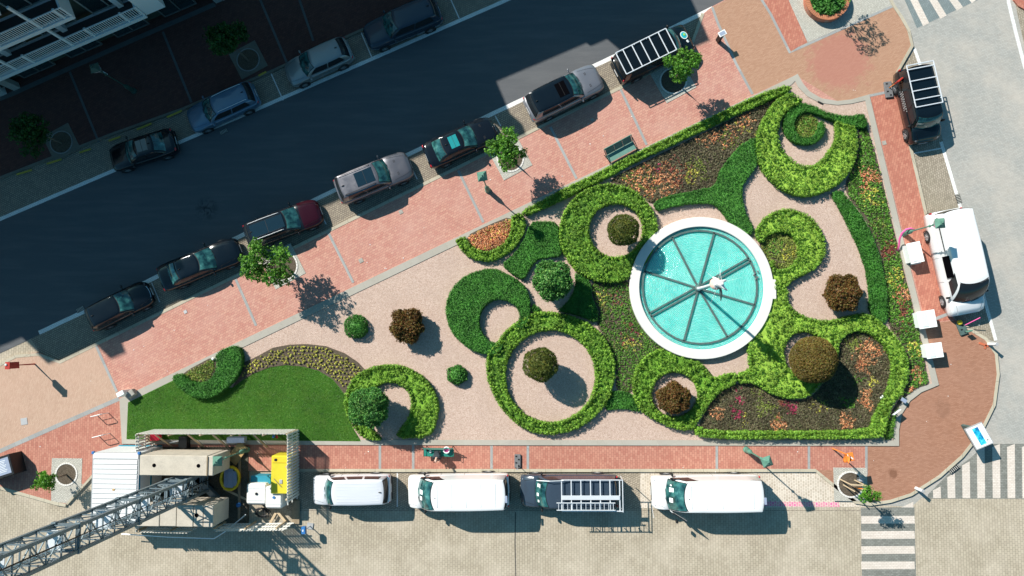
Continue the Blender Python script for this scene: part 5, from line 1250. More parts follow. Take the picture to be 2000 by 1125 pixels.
TV = [V[i] for i in (0, 7, 8, 9, 11, 12, 13)]
skin_obj('trousers', TV, [(0, 1), (1, 2), (2, 3), (0, 4), (4, 5), (5, 6)], [.155, .10, .078, .058, .10, .078, .058], M['trouser'], pt)
for sx in (.14, -.17):
    b = MB(); b.smooth = True; b.ball((sx, -.47, .055), (.05, .13, .055), 10, 8); b.build('shoe', M['leather'], pt)
bt = thing('shoulder_bag', 'pink bag with a white rim on the bench beside the seated person', 'bag', W(873, 878, .6), 0)
b = MB(); b.smooth = True; b.lathe([(.05, 0), (.17, .04), (.22, .14), (.22, .24), (.18, .26), (.155, .22)], n=18, cap=False); b.build('pouch', M['panel_white'], bt)
b = MB(); b.smooth = True; b.lathe([(.165, .235), (.13, .17), (.02, .14)], n=18, cap=False); b.build('lining', M['pink'], bt)
cp = MB(); cp.smooth = True; cp.lathe([(.04, 0), (.09, .03), (.08, .09), (.02, .10)], n=8); o = cp.build('paper_bag', M['panel_white']); o.location = W(841, 882, .61); tag(o, 'small crumpled white paper bag on the left end of the teal bench', 'paper bag')
ph = MB(); ph.box((0, 0, .006), (.07, .15, .012), bev=.004); o = ph.build('phone', M['black']); o.location = W(835, 880, .61); tag(o, 'black phone lying on the left end of the teal bench', 'phone')

# ------------------------------------------------------------------ signs and boards
def desk(x, y, rz, w, d, label, zlo=.75, zhi=1.05, base='panel_white'):
    t = thing('information_desk', label, 'information board', W(x, y, PZ+.012), rz, 'white information desks by the eastern kerb')
    b = MB(); b.add([(-w/2, -d/2, zlo), (w/2, -d/2, zlo+.06), (w/2, d/2, zlo+.06), (-w/2, d/2, zlo), (-w/2, -d/2, zlo+.05), (w/2, -d/2, zlo+.11), (w/2, d/2, zlo+.11), (-w/2, d/2, zlo+.05)],
          [(0, 3, 2, 1), (4, 5, 6, 7), (0, 1, 5, 4), (1, 2, 6, 5), (2, 3, 7, 6), (3, 0, 4, 7)]); b.build('panel', M['panel_white'], t)
    b = MB(); b.box((0, 0, zlo/2), (w*.9, d*.86, zlo)); b.build('cabinet', M['panel_white'], t)
    b = MB(); b.box((-w*.15, 0, zlo+.098), (w*.34, d*.82, .006), rot=Matrix.Rotation(-math.atan2(.06, w), 3, 'Y')); b.build('print', plain('faint print '+label[:8], (.62, .70, .66), .5, vs=14), t)
    return t
desk(1775, 496, R(12), .80, 1.30, 'white information desk nearest the pink foam and street lamp')
desk(1797, 624, R(9), 1.05, 1.08, 'white information desk in the middle beside the garden kerb')
desk(1811, 684, R(8), .98, .92, 'lowest white information desk beside the garden kerb')
cr = thing('small_white_box', 'small open white box at the foot of the upper information desk', 'box', W(1782, 511, PZ+.012), R(12))
b = MB(); b.box((0, 0, .3), (.42, .40, .6), bev=.01); b.build('carton', M['panel_white'], cr); b = MB(); b.box((0, 0, .606), (.34, .30, .01)); b.build('contents', M['slate_blue'], cr)
# blue and white map board at the corner
t = thing('map_board', 'raised map board with a turquoise map at the rounded corner', 'information board', W(1888, 846, PZ), R(-62))
zt = 1.3
fw = lambda x, y, z: (x, y, z+.10*y)
def slab(bm, w, d, z0, z1, sl=.22):
    P = []
    for zz in (z0, z1):
        for sx, sy in ((-1, -1), (1, -1), (1, 1), (-1, 1)): P.append((sx*w/2, sy*d/2, zz+sl*sy*d/2))
    bm.add(P, [(0, 3, 2, 1), (4, 5, 6, 7), (0, 1, 5, 4), (1, 2, 6, 5), (2, 3, 7, 6), (3, 0, 4, 7)])
b = MB(); slab(b, 1.42, 1.02, zt-.10, zt); b.build('frame', M['grey_lt'], t)
b = MB(); slab(b, 1.30, .92, zt+.002, zt+.010); pn = b.build('map_sheet', M['panel_white'], t)
def mapmat():
    t_ = NT('printed turquoise map'); v_ = t_.pos(obj=True); vo = t_.n('TexVoronoi', Scale=5.5); t_.l(v_, vo.inputs[0]); n_ = t_.noise(v_, 4, 4)
    c = t_.ramp(n_, [(.38, (.01, .12, .30)), (.5, (.01, .38, .58)), (.62, (.10, .62, .68))]); c = t_.mix(c, (.75, .8, .8), t_.ramp(vo.outputs['Distance'], [(0, (.9,)*3), (.10, (0, 0, 0))]))
    return t_.fin(c, .35)
b = MB(); P = []
for zz in (.012, .016):
    for x0, y0 in ((-.55, -.17), (.55, -.17), (.55, .17), (-.55, .17)): P.append((x0, y0, zt+zz+.22*y0))
b.add(P, [(4, 5, 6, 7), (0, 1, 5, 4), (1, 2, 6, 5), (2, 3, 7, 6), (3, 0, 4, 7)]); b.build('map_print', mapmat(), pn)
b = MB()
for k in range(4): b.box((.34+(k % 2)*.06, .33+.0*k, zt+.085), (.03, .16, .006))
b.build('small_print', M['grey_pl'], pn)
b = MB(); b.box((-.1, 0, .62), (1.0, .16, 1.24)); b.build('stand', M['frame'], t)
# black board at the left edge
t = thing('black_notice_board', 'tall black notice cabinet with a grey text sheet at the left edge', 'notice board', W(38, 903, PZ), R(18))
b = MB(); b.box((-.75, 0, .57), (2.2, 1.35, 1.15), bev=.02); b.build('case', M['black'], t)
b = MB(); b.box((-.75, 0, 1.157), (1.95, 1.05, .012)); sh = b.build('text_sheet', M['slate_blue'], t)
b = MB()
for k in range(8): b.box((-.30, .36-k*.10, 1.166), (.62-.12*(k % 3), .03, .006))
b.build('text_lines', M['panel_white'], sh)
# ticket machine like post near the tree
t = thing('display_post', 'black post with a white framed slanted display near the van with the white rack', 'display post', W(1402, 80, PZ), STREET+R(0))
b = MB(); b.box((0, 0, .55), (.22, .30, 1.10), bev=.02); b.build('post', M['black'], t)
b = MB(); b.box((0, 0, 1.2), (.50, .34, .05), bev=.01); b.build('display_frame', M['panel_white'], t)
b = MB(); b.box((0, 0, 1.229), (.38, .23, .008)); b.build('screen', M['slate_blue'], t)
# white stone block at the lawn corner
o = MB().box((0, 0, .45), (.50, .30, .9), bev=.02).build('white_block', M['panel_white']); o.location = W(250, 767, PZ); o.rotation_euler.z = STREET; tag(o, 'white block standing at the upper corner of the lawn kerb', 'stone block')
o = MB().box((0, 0, .30), (.55, .42, .42), bev=.03).build('concrete_seat', M['concrete_dk']); o.location = W(262, 768, PZ); o.rotation_euler.z = STREET+.1; tag(o, 'grey stone block beside the white block at the lawn corner', 'stone block')
# bike hoops
for i, (x, y) in enumerate(((197, 812), (200, 852))):
    t = thing('bicycle_stand', ('upper' if i == 0 else 'lower')+' white steel bicycle hoop on the red paving by the lawn', 'bicycle stand', W(x+4, y-3, L1), R(14), 'bicycle hoops left of the lawn')
    b = MB(); b.path([(-.38, 0, 0), (-.38, 0, .72), (-.30, 0, .8), (.30, 0, .8), (.38, 0, .72), (.38, 0, 0)], .028, 8); b.build('hoop', M['white'], t)
    b = MB(); b.tube((-.38, 0, .4), (.38, 0, .4), .018, None, 6); b.build('crossbar', M['white'], t)
# parking meter style blocks
def feet(x, y, rz, label, mat='grey_pl', L=1.05, Wd=.48):
    t = thing('sign_base', label, 'sign base', W(x, y, L2), rz, 'temporary sign bases')
    b = MB(); b.box((0, 0, .07), (Wd, L, .14), bev=.02); b.build('rubber_foot', M[mat], t)
    b = MB()
    for k in range(4): b.box((.08*(-1)**k, -.36*L+k*.24*L, .145), (.12, .09, .012))
    b.build('slots', M['black'], t); return t
t = feet(1734, 176, R(6), 'grey recycled base holding the red and white barrier lamp post')
b = MB(); b.path([(.05, .1, .14), (.10, .13, 1.0)], .03, 6); b.build('post', M['orangepole'], t)
b = MB(); b.box((.12, .15, 1.25), (.10, .42, .5), rz=R(-55), bev=.02); b.build('lamp_board', M['red'], t)
t = feet(1011, 900, 0, 'grey sign base with a leaning post end on the southern pavement', Wd=.40, L=.85)
b = MB(); b.tube((0, -.22, .1), (.02, -.30, 1.2), .02, None, 6); b.box((.02, -.3, 1.25), (.18, .03, .24), bev=.01); b.build('post', M['grey_lt'], t)
t = feet(1877, 640, R(20), 'grey green sign base with a yellow lamp at the nose of the big white van', 'frame', .9, .5)
b = MB(); b.smooth = True; b.lathe([(.16, .14), (.16, .24), (.10, .30)], (-.05, .36, 0), 12); b.build('yellow_lamp', M['yellow'], t)
b = MB(); b.box((.12, -.28, .5), (.34, .08, .34), bev=.04); b.tube((.12, -.28, 0), (.12, -.28, .4), .03, None, 6); b.build('green_box', M['green_lamp'], t)
b = MB(); b.tube((.2, .1, .2), (.85, .35, .9), .03, None, 6); b.build('striped_arm', M['pink'], t)
for x, y, rz, label in ((1930, 672, R(-38), 'short grey bollard post on the kerb at the end of the eastern white line'), (1788, 953, R(-30), 'short white bollard post on the kerb between the two crossings')):
    t = thing('bollard', label, 'bollard', W(x, y, PZ), rz)
    b = MB(); b.box((0, 0, .42), (.14, .18, .84), bev=.03); b.build('post', M['white_wall'], t); b = MB(); b.box((0, 0, .86), (.17, .21, .05), bev=.01); b.build('cap', M['grey_lt'], t)
o = MB().box((0, 0, .02), (.62, .14, .03), bev=.008).box((.14, -.1, .02), (.1, .28, .03)).build('fallen_board', plain('faded red plastic', (.50, .13, .06), .6)); o.location = W(1921, 673, L1+.004); o.rotation_euler.z = R(-20); tag(o, 'faded red plastic piece lying by the eastern kerb', 'debris')
# plaques at the kerb corner
for x, y, rz, label, ti in ((1760, 781, R(-35), 'small grey slanted plaque at the bend of the garden kerb', .30), (1742, 803, R(38), 'thin white edged plaque above the hedge at the garden corner', .55)):
    t = thing('plant_plaque', label, 'plaque', W(x, y, GZ), rz)
    b = MB(); b.tube((0, 0, 0), (0, 0, ti), .02, None, 6); b.build('stake', M['grey_pl'], t)
    b = MB(); b.box((0, 0, ti+.05), (.36 if ti < .5 else .55, .24 if ti < .5 else .05, .03 if ti < .5 else .35), rot=Matrix.Rotation(R(-10), 3, 'X'), bev=.006); b.build('plate', M['slate_blue'] if ti < .5 else M['panel_white'], t)
o = MB().box((0, 0, .03), (.22, .12, .05), bev=.01).box((.08, .07, .04), (.08, .1, .05)).build('white_litter', M['panel_white']); o.location = W(1722, 776, GZ+.12); o.rotation_euler.z = .4; tag(o, 'white scrap of paper lying on the dark bedding by the hedge', 'litter')
o = MB().box((0, 0, .03), (.36, .10, .06), bev=.01).build('floor_lamp', M['black']); o.location = W(1602, 201, GZ); o.rotation_euler.z = R(-28); tag(o, 'short black ground spotlight on the gravel at the northern kerb', 'ground light')
o = MB().ball((0, 0, .07), (.10, .10, .09), 10, 6).build('garden_lamp', M['panel_white']); o.location = W(417, 701, GZ+.05); tag(o, 'small white garden spot at the corner of the little crescent bed', 'ground light')
# orange banner on a leaning pole
t = thing('banner_pole', 'orange pole with a flag of orange cloth on the southern pavement', 'flag', W(1626, 876, L1+.01), 0)
b = MB(); b.tube((0, 0, 0), (0, 0, 2.5), .045, .03, 8); b.build('pole', M['orangepole'], t)
b = MB(); P = []
for j in range(7):
    for i in range(5): P.append((.02+.0*i+.05*math.sin(j*1.3+i), -.03-.12*i+.04*math.sin(j*.9), 2.45-.13*j+.03*math.sin(i*2)))
b.smooth = True; b.add(P, [(j*5+i, j*5+i+1, j*5+i+6, j*5+i+5) for j in range(6) for i in range(4)]); fo = b.build('flag_cloth', M['orange'], t)
sd_ = fo.modifiers.new('thick', 'SOLIDIFY'); sd_.thickness = .02
b = MB(); b.box((.16, -.12, 2.30), (.34, .50, .05), bev=.01, rz=.2); b.box((-.1, 0, 1.9), (.03, .02, .8)); b.build('flag_head', M['orange'], t)
b = MB()
for k in range(5): b.box((-.02+.07*k, -.02-.05*k, 2.335), (.05, .10, .012), rz=.3)
b.build('flag_marks', M['panel_white'], t)
# pink foam tube
o = MB(); o.smooth = True; pts = [W(1786, 448, 1.15), W(1779, 446, 1.2), W(1770, 448, 1.15), W(1762, 455, .95), W(1757, 466, .7), W(1756, 480, .45), W(1753, 491, .25)]
o.path([tuple(p) for p in pts], [.035, .055, .062, .062, .06, .055, .04], 10); f_ = o.build('foam_tube', M['pink']); tag(f_, 'bent pink foam tube leaning at the foot of the eastern street lamp', 'foam tube')
# tree stakes at the small tree
t = thing('tree_stakes', 'pale timber stakes and struts around the little lime tree', 'tree stakes', W(1655, 944, L1), 0)
for a, b_ in (((-.45, .25, 0), (-.45, .25, 1.75)), ((-.25, -.1, 0), (-.30, -.12, 1.75)), ((.45, .2, 0), (.45, .2, 1.75))):
    q_ = MB(); q_.tube(a, b_, .045, .04, 8); q_.build('stake', M['wood'], t)
q_ = MB(); q_.beam((-.45, .25, 1.6), (.45, .2, 1.6), .09, .06); q_.build('crosspiece', M['wood'], t)
q_ = MB(); q_.beam((-.1, .02, 1.3), (.5, -.05, 1.45), .06, .05); q_.build('tie_band', M['orangepole'], t)
o = MB().box((0, 0, .18), (.28, .22, .36), bev=.02).build('grey_bin', M['grey_lt']); o.location = W(1678, 935, L2+.02); tag(o, 'small grey box beside the pit of the little lime tree', 'box')
# bicycle at the right edge
t = thing('bicycle', 'dark bicycle cut off by the right edge of the picture', 'bicycle', W(2007, 76, .01), R(-78))
for xx in (-.52, .52):
    w_ = MB(); w_.smooth = True; rot = Matrix.Rotation(R(90), 3, 'X')
    pts = [(xx+.33*math.cos(a), 0, .34+.33*math.sin(a)) for a in np.linspace(0, 2*np.pi, 29)]; w_.path(pts, .022, 6); wo = w_.build('wheel', M['tyre'], t)
    w_ = MB(); pts = [(xx+.30*math.cos(a), 0, .34+.30*math.sin(a)) for a in np.linspace(0, 2*np.pi, 29)]; w_.path(pts, .010, 5)
    for k in range(14): a = k*math.pi/7; w_.tube((xx, 0, .34), (xx+.30*math.cos(a), 0, .34+.30*math.sin(a)), .003, None, 4)
    w_.build('spokes', M['chrome'], wo)
w_ = MB()
for a, b_ in (((-.52, 0, .34), (-.18, 0, .8)), ((-.52, 0, .34), (-.05, 0, .30)), ((-.05, 0, .30), (-.20, 0, .88)), ((-.05, 0, .30), (.40, 0, .78)), ((-.18, 0, .8), (.40, 0, .86)), ((.52, 0, .34), (.38, 0, .95))): w_.tube(a, b_, .018, None, 8)
w_.build('frame', M['black'], t)
w_ = MB(); w_.path([(.25, .28, 1.0), (.40, .1, 1.02), (.40, -.1, 1.02), (.25, -.28, 1.0)], .014, 6); w_.build('handlebar', M['chrome'], t)
w_ = MB(); w_.smooth = True; w_.ball((-.22, 0, .92), (.14, .08, .04), 10, 6); w_.build('saddle', M['black'], t)
# round brick planter
c = W(1617, -3, PZ+.55); r = 42/(FPX/(H-.7))
t = thing('brick_planter', 'round brick planter with green plants at the top edge', 'planter', (c.x, c.y, PZ))
b = MB(); b.lathe([(r, 0), (r, .42)], n=48, cap=False); b.lathe([(r-.26, .5), (r-.26, .1)], n=48, cap=False)
b.build('wall', pavers('planter brick', (.40, .13, .075), (.48, .18, .10), (.3, .2, .15), .2, .07, 0), t)
b = MB(); n = 64
for k in range(n):
    a0, a1 = 2*np.pi*k/n, 2*np.pi*(k+.86)/n; r0, r1 = r-.27, r+.02
    b.prism([(r0*math.cos(a0), r0*math.sin(a0)), (r1*math.cos(a0), r1*math.sin(a0)), (r1*math.cos(a1), r1*math.sin(a1)), (r0*math.cos(a1), r0*math.sin(a1))], .42, .53)
b.build('coping', plain('coping brick', (.48, .19, .10), .85, vs=3, var=.35), t)
b = MB(); b.lathe([(r-.25, .40), (.01, .42)], n=32, cap=False); b.build('soil', M['soil'], t)
P = scatter([(math.cos(a)*(r-.3), math.sin(a)*(r-.3)) for a in np.linspace(0, 2*np.pi, 32, endpoint=False)], .13)
C = np.column_stack([P, np.full(len(P), .55)+RNG.normal(0, .05, len(P))+PZ])+np.array([c.x, c.y, 0])
o = leaf_mesh('planter_shrub', [(leaf_arrays(C, .13, 16, .07, lo=-.2, squash=1.2, el=2.4), M['lf_dark'])], label='dense leafy green plants filling the round brick planter', cat='shrub')
# ------------------------------------------------------------------ building site with tower crane
struct('site_ground', [(303, 873), (484, 873), (484, 1026), (303, 1026)], L1+.05, 'mud', 0)
def wb(mb, x0, y0, x1, y1, z0, z1, zref):
    """axis aligned box whose footprint is given by photo pixels seen at height zref"""
    a, b = W(x0, y0, zref), W(x1, y1, zref); mb.box(((a.x+b.x)/2, (a.y+b.y)/2, (z0+z1)/2), (abs(a.x-b.x), abs(a.y-b.y), z1-z0)); return mb
# site cabin
a, b_ = W(183, 884, 2.85), W(268, 1022, 2.85); c = (a+b_)/2; w_, d_ = abs(a.x-b_.x), abs(a.y-b_.y)
t = thing('site_cabin', 'white corrugated site cabin with blue corners at the left of the crane', 'cabin', (c.x, c.y, PZ))
hh = 2.73
m = MB(); m.box((0, 0, hh/2), (w_, d_, hh-.08)); m.build('walls', M['white_wall'], t)
m = MB(); m.box((0, 0, hh+.0), (w_+.05, d_+.05, .10)); rf_ = m.build('roof', M['grey_lt'], t)
m = MB()
for k in range(13): m.box((0, d_/2-.55-k*.30, hh+.07), (w_-.14, .255, .05), bev=.01)
m.box((0, d_/2-.17, hh+.07), (w_-.05, .34, .05)); m.build('roof_ribs', M['white'], rf_)
m = MB(); m.box((-.05, -.1, hh+.09), (.14, .12, .05)); m.build('vent', M['ply'], rf_)
for sx in (-1, 1):
    for sy in (-1, 1):
        m = MB(); m.box((sx*(w_/2), sy*(d_/2), hh+.03), (.17, .17, .16), bev=.02); m.build('corner_casting', M['blue'], t)
m = MB(); m.box((w_/2+.02, 0, hh/2), (.05, d_-.2, .12)); m.box((w_/2+.03, 0, hh-.04), (.05, d_-.1, .10)); m.box((0, d_/2+.03, .12), (w_-.1, .06, .2)); m.build('blue_rails', M['bluetarp'], t)
# ballast blocks on the cross base
def ballast(x0, y0, x1, y1, z0, z1, label, slabs):
    a, b_ = W(x0, y0, z1), W(x1, y1, z1); c = (a+b_)/2; w_, d_ = abs(a.x-b_.x), abs(a.y-b_.y)
    t = thing('crane_ballast', label, 'concrete ballast', (c.x, c.y, z0), 0, 'concrete ballast stacks of the crane')
    xs = [-w_/2]+[w_*(s-.5) for s in slabs]+[w_/2]
    for i in range(len(xs)-1):
        m = MB(); m.box(((xs[i]+xs[i+1])/2, 0, (z1-z0)/2-.012*(i % 2)), (xs[i+1]-xs[i]-.02, d_-.03*(i % 2), z1-z0), bev=.035); m.build('slab', M['concrete'], t)
    return t, w_, d_, z1-z0
t, w_, d_, h_ = ballast(273, 889, 416, 930, .75, 3.1, 'upper concrete ballast stack with two round holes', (.92,))
for x in (-.30, .30):
    m = MB(); m.lathe([(.12, h_), (.12, h_+.006)], (x*w_, 0, 0), 16); m.build('lifting_hole', M['interior'], t)
m = MB(); m.box((w_*.42, 0, h_+.03), (.06, d_*.95, .05)); m.build('strap', M['wood_dk'], t)
t, w_, d_, h_ = ballast(268, 985, 416, 1030, .75, 2.95, 'lower concrete ballast stack crossed by the shadow of the mast', (.30, .52, .74, .87))
m = MB(); m.lathe([(.13, h_), (.13, h_+.006)], (w_*.28, .05, 0), 16); m.build('lifting_hole', M['interior'], t)
# tower crane: square lattice mast
bl, tr = W(376, 955, .3), W(412, 919, .3); cx, cy = (bl.x+tr.x)/2, (bl.y+tr.y)/2; s = abs(tr.x-bl.x)/2
t = thing('tower_crane', 'grey lattice mast of a tower crane rising out of the site', 'crane', (cx, cy, PZ))
HT = 37.0
m = MB()
for ang in (45, -45): m.box((0, 0, .38), (4.6, .34, .40), rz=R(ang))
m.build('cross_base', M['steel'], t)
for sx in (-1, 1):
    for sy in (-1, 1):
        m = MB(); m.box((sx*s, sy*s, HT/2+.3), (.15, .15, HT)); m.build('chord', M['steel'], t)
m = MB(); step = 1.0; k = 0; z = .6
while z < HT-step:
    for sx, sy, ex, ey in ((-1, -1, 1, -1), (1, -1, 1, 1), (1, 1, -1, 1), (-1, 1, -1, -1)):
        m.beam((sx*s, sy*s, z), (ex*s, ey*s, z), .055)
        a, b_ = ((sx, sy), (ex, ey)) if k % 2 else ((ex, ey), (sx, sy))
        m.beam((a[0]*s, a[1]*s, z), (b_[0]*s, b_[1]*s, z+step), .05)
    z += step; k += 1
m.build('lattice_bracing', M['steel'], t)
for j in range(7):
    z = 5.0*j+3.4; m = MB()
    for sx in (-1, 1):
        for sy in (-1, 1): m.box((sx*s, sy*s, z), (.24, .24, .26), bev=.02)
    for sx, sy, ex, ey in ((-1, -1, 1, -1), (1, -1, 1, 1), (1, 1, -1, 1), (-1, 1, -1, -1)): m.beam((sx*s, sy*s, z), (ex*s, ey*s, z), .13, .09)
    m.build('section_joint', M['steel'], t)
for j in range(9):
    z = 3.2+3.6*j; m = MB(); m.box((-.12, .05, z), (s*1.3, s*1.5, .04)); m.build('rest_platform', M['alu'], t)
m = MB()
for x in (-.17, .17): m.tube((x+.22, -.18, .6), (x+.22, -.18, HT-.5), .02, None, 6)
for k in range(118): m.tube((.05, -.18, .8+k*.3), (.39, -.18, .8+k*.3), .012, None, 5)
m.build('ladder', M['alu'], t)
m = MB(); m.path([(s+.10, .1, .5), (s+.09, .12, 15), (s+.10, .1, HT)], .035, 6); m.build('power_cable', M['black'], t)
# picket fence of the site
def pickets(p0, p1, hgt, label, spacing=.19, z=PZ, skip=(), tilt=.0, side=1, wdt=.12, braces=()):
    a, b_ = W(*p0, z), W(*p1, z); d = b_-a; L = math.hypot(d.x, d.y)
    t = thing('picket_fence', label, 'fence', a, math.atan2(d.y, d.x), 'whitewashed picket fence panels round the site')
    m = MB(); n = int(L/spacing)
    for k in range(n):
        x = (k+.5)*spacing
        if any(u <= x/L <= v for u, v in skip): continue
        m.box((x, .0, hgt/2+.04+.02*math.sin(k*3.1)), (wdt, .022, hgt-.05+.02*math.sin(k*7.7)), rot=Matrix.Rotation(.012*math.sin(k*5.3), 3, 'Y'))
    m.build('pickets', M['picket'], t)
    for zz in (.35, hgt*.55, hgt-.25):
        m = MB(); m.box((L/2, side*.035, zz), (L, .045, .08)); m.build('rail', M['picket'], t)
    for x in np.arange(.05, L, 2.0):
        m = MB(); m.box((x, side*.10, hgt/2-.05), (.09, .09, hgt-.1)); m.build('post', M['wood'], t)
    for x in braces:
        m = MB(); m.beam((x, side*.1, hgt-.3), (x+.15, side*1.15, .1), .09, .06); m.build('brace', M['wood'], t)
    return t
pickets((303, 838), (585, 838), 2.25, 'northern run of the white picket fence along the lawn', side=-1, braces=(1.1, 3.2, 4.8, 7.4))
pickets((585, 838), (585, 972), 2.25, 'eastern run of the white picket fence beside the yellow container', side=-1, spacing=.185)
pickets((303, 1022), (303, 838), 2.25, 'western run of the white picket fence next to the cabin', side=-1)
pickets((303, 1022), (400, 1024), 2.1, 'southern run of the white picket fence below the mast', side=1)
pickets((440, 1022), (578, 1020), 1.9, 'southern run of the white picket fence at the corner', side=1, skip=((.0, .05),))
# scaffold like steel tube outside
o = MB(); o.path([tuple(W(238, 1043, .9)), tuple(W(330, 1049, .9)), tuple(W(418, 1052, .9)), tuple(W(440, 1038, .9)), tuple(W(480, 1005, .9))], .035, 8); o.build('tube_rail', M['alu'], label='pale steel tube rail running along the street side of the site', cat='handrail')
# yellow container
a, b_ = W(530, 890, 1.75), W(565, 965, 1.75); c = (a+b_)/2; w_, d_ = abs(a.x-b_.x), abs(a.y-b_.y)
t = thing('yellow_container', 'bright yellow steel container against the eastern picket fence', 'container', (c.x, c.y, L1+.05))
m = MB(); m.box((0, 0, .78), (w_, d_, 1.56), bev=.04); m.build('shell', M['yellow'], t)
m = MB(); m.box((0, d_/2-.25, 1.575), (w_-.15, .36, .05)); m.build('end_tray', M['yellowpl'], t)
m = MB(); m.box((-.30, d_/2-.25, 1.61), (.18, .16, .05), bev=.02); m.build('filler_cap', M['black'], t)
m = MB(); m.box((.05, -d_*.18, 1.58), (.20, .26, .05), bev=.03); m.build('lid', M['grey_lt'], t)
m = MB(); m.beam((-.4, -d_*.1, 1.6), (.1, -d_*.32, 1.6), .03); m.build('cable', M['wood_dk'], t)
# IBC tanks
for (x0, y0, x1, y1, zt_, label) in ((481, 944, 520, 986, 1.35, 'left white plastic tank with a blue sheet behind it'), (518, 950, 551, 994, 1.5, 'right white plastic tank with ribs and a blue cap')):
    a, b_ = W(x0, y0, zt_), W(x1, y1, zt_); c = (a+b_)/2; w_, d_ = abs(a.x-b_.x), abs(a.y-b_.y)
    t = thing('water_tank', label, 'tank', (c.x, c.y, L1+.05), 0, 'white plastic tanks in the site'); hz = zt_-.17
    m = MB(); m.smooth = False; m.box((0, 0, hz/2), (w_, d_, hz), bev=.11); tk = m.build('tank_body', M['ibc'], t); tk.modifiers.new('b', 'BEVEL').width = .03
    m = MB()
    for k in (-.28, .28): m.box((0, k*d_, hz+.008), (w_*.92, .035, .03))
    for k in range(3): m.box((w_/2+.0, 0, hz*.25+k*hz*.25), (.03, d_*.9, .04))
    m.build('ribs', M['white_wall'], t)
    m = MB(); m.lathe([(.085, hz), (.085, hz+.05)], (.02, .02, 0), 12); m.build('cap', M['blue'] if x0 > 500 else M['black'], t)
o = MB(); wb(o, 490, 929, 528, 945, L1+.05, .9, .9); o.build('blue_sheet', M['bluetarp'], label='blue plastic sheet folded behind the left tank', cat='tarpaulin')
# yellow tub with slabs
c = W(450, 934, .5)
t = thing('yellow_rubble_bag', 'yellow rubble bag filled with blue grey slabs below the ballast', 'rubble bag', (c.x, c.y, L1+.05))
m = MB(); m.smooth = True; rot = Matrix.Diagonal((.92, 1.12, 1)); m.lathe([(.5, 0), (.78, .12), (.80, .45), (.74, .52), (.66, .50), (.60, .38)], n=9, cap=False, rot=rot); bg_ = m.build('bag', M['yellowpl'], t); bg_.modifiers.new('s', 'SUBSURF').render_levels = 1
m = MB()
for k, (x, y, w_, d_, z) in enumerate(((-.22, 0, .32, 1.15, .40), (.08, .02, .30, 1.2, .43), (.34, .0, .26, .95, .40), (.05, .28, .34, .36, .48))): m.box((x, y, z), (w_, d_, .09), rz=.03*k, bev=.01)
m.build('slabs', M['slate_blue'], t)
# odds and ends in the site
def item(nm, mat, x, y, z, dims, rz, label, cat, bev=.01, tilt=None):
    o = MB().box((0, 0, dims[2]/2), dims, bev=bev).build(nm, M[mat]); o.location = W(x, y, z); o.rotation_euler = (tilt or 0, 0, rz); return tag(o, label, cat)
item('red_crate', 'redpl', 307, 853, 1.0, (.58, .40, .34), .03, 'bright red plastic crate in the corner of the site fence', 'crate')
item('crate_table', 'wood_dk', 307, 852, L1+.05, (.7, .5, .85), 0, 'rough timber trestle carrying the red crate', 'trestle')
item('plywood_sheet', 'ply', 464, 885, .35, (.75, 1.5, .03), R(-38), 'plywood sheet leaning beside the ballast behind the lamp', 'plywood', tilt=.2)
item('blue_grey_case', 'slate_blue', 465, 858, .5, (1.15, .36, .4), .02, 'blue grey case standing against the northern picket fence', 'case')
item('timber_plank', 'wood', 462, 966, .15, (1.9, .14, .06), R(-24), 'single timber plank lying right of the lower ballast stack', 'plank')
item('timber_plank', 'wood_dk', 468, 930, L1+.06, (.16, 5.6, .07), R(1), 'long weathered plank lying along the edge of the slab', 'plank')
item('timber_plank', 'wood', 533, 1013, .2, (.16, .9, .08), R(-28), 'left leg plank of the timber frame at the south corner', 'plank')
item('timber_plank', 'wood', 553, 1012, .2, (.16, 1.1, .08), R(42), 'right leg plank of the timber frame at the south corner', 'plank')
item('timber_plank', 'wood_dk', 578, 1000, .12, (.5, 1.5, .05), 0, 'wide board lying at the open gap of the eastern fence', 'plank')
item('black_case', 'black', 364, 862, L1+.05, (.55, .75, .5), 0, 'black tool case inside the site by the northern fence', 'case')
item('blue_bucket', 'blue', 468, 985, L1+.05, (.26, .26, .3), .3, 'blue bucket lying on the ground of the site', 'bucket', .06)
item('steel_bars', 'alu', 344, 862, .6, (.85, .07, .06), R(12), 'pair of bright steel bars above the upper ballast stack', 'steel bars')
item('work_gloves', 'red', 541, 853, .9, (.14, .2, .1), .4, 'red cloth hanging at the northern picket fence', 'cloth', .03)
item('blue_cloth', 'blue', 535, 852, .9, (.14, .2, .1), -.4, 'blue cloth hanging at the northern picket fence', 'cloth', .03)
rb = thing('rubble_heap', 'heap of black hoses and scrap in the bottom of the site', 'scrap', W(508, 1000, L1+.05))
m = MB(); m.smooth = True
for k in range(7): a = k*.9; m.path([(.3*math.cos(a+q*1.2)*(1+.1*k)+.05*k, .3*math.sin(a+q*1.2), .05+.02*k) for q in range(6)], .035, 6)
m.build('hoses', M['black'], rb)
rb = thing('cable_heap', 'tangle of dark cables at the foot of the mast', 'cables', W(402, 953, L1+.05))
m = MB(); m.smooth = True
for k in range(5): a = k*1.1; m.path([(.5*math.cos(a+q*1.1)*(1+.06*k), .35*math.sin(a+q*1.1), .05+.03*k) for q in range(6)], .03, 6)
m.build('cables', M['black'], rb)
sg_ = thing('blue_sign', 'small blue sign on a stand beside the silver grey small van', 'sign', W(606, 1027, 0), R(-8))
m = MB(); m.tube((0, 0, 0), (0, 0, 1.0), .03, None, 6); m.box((0, 0, .03), (.4, .4, .06)); m.build('stand', M['grey_lt'], sg_)
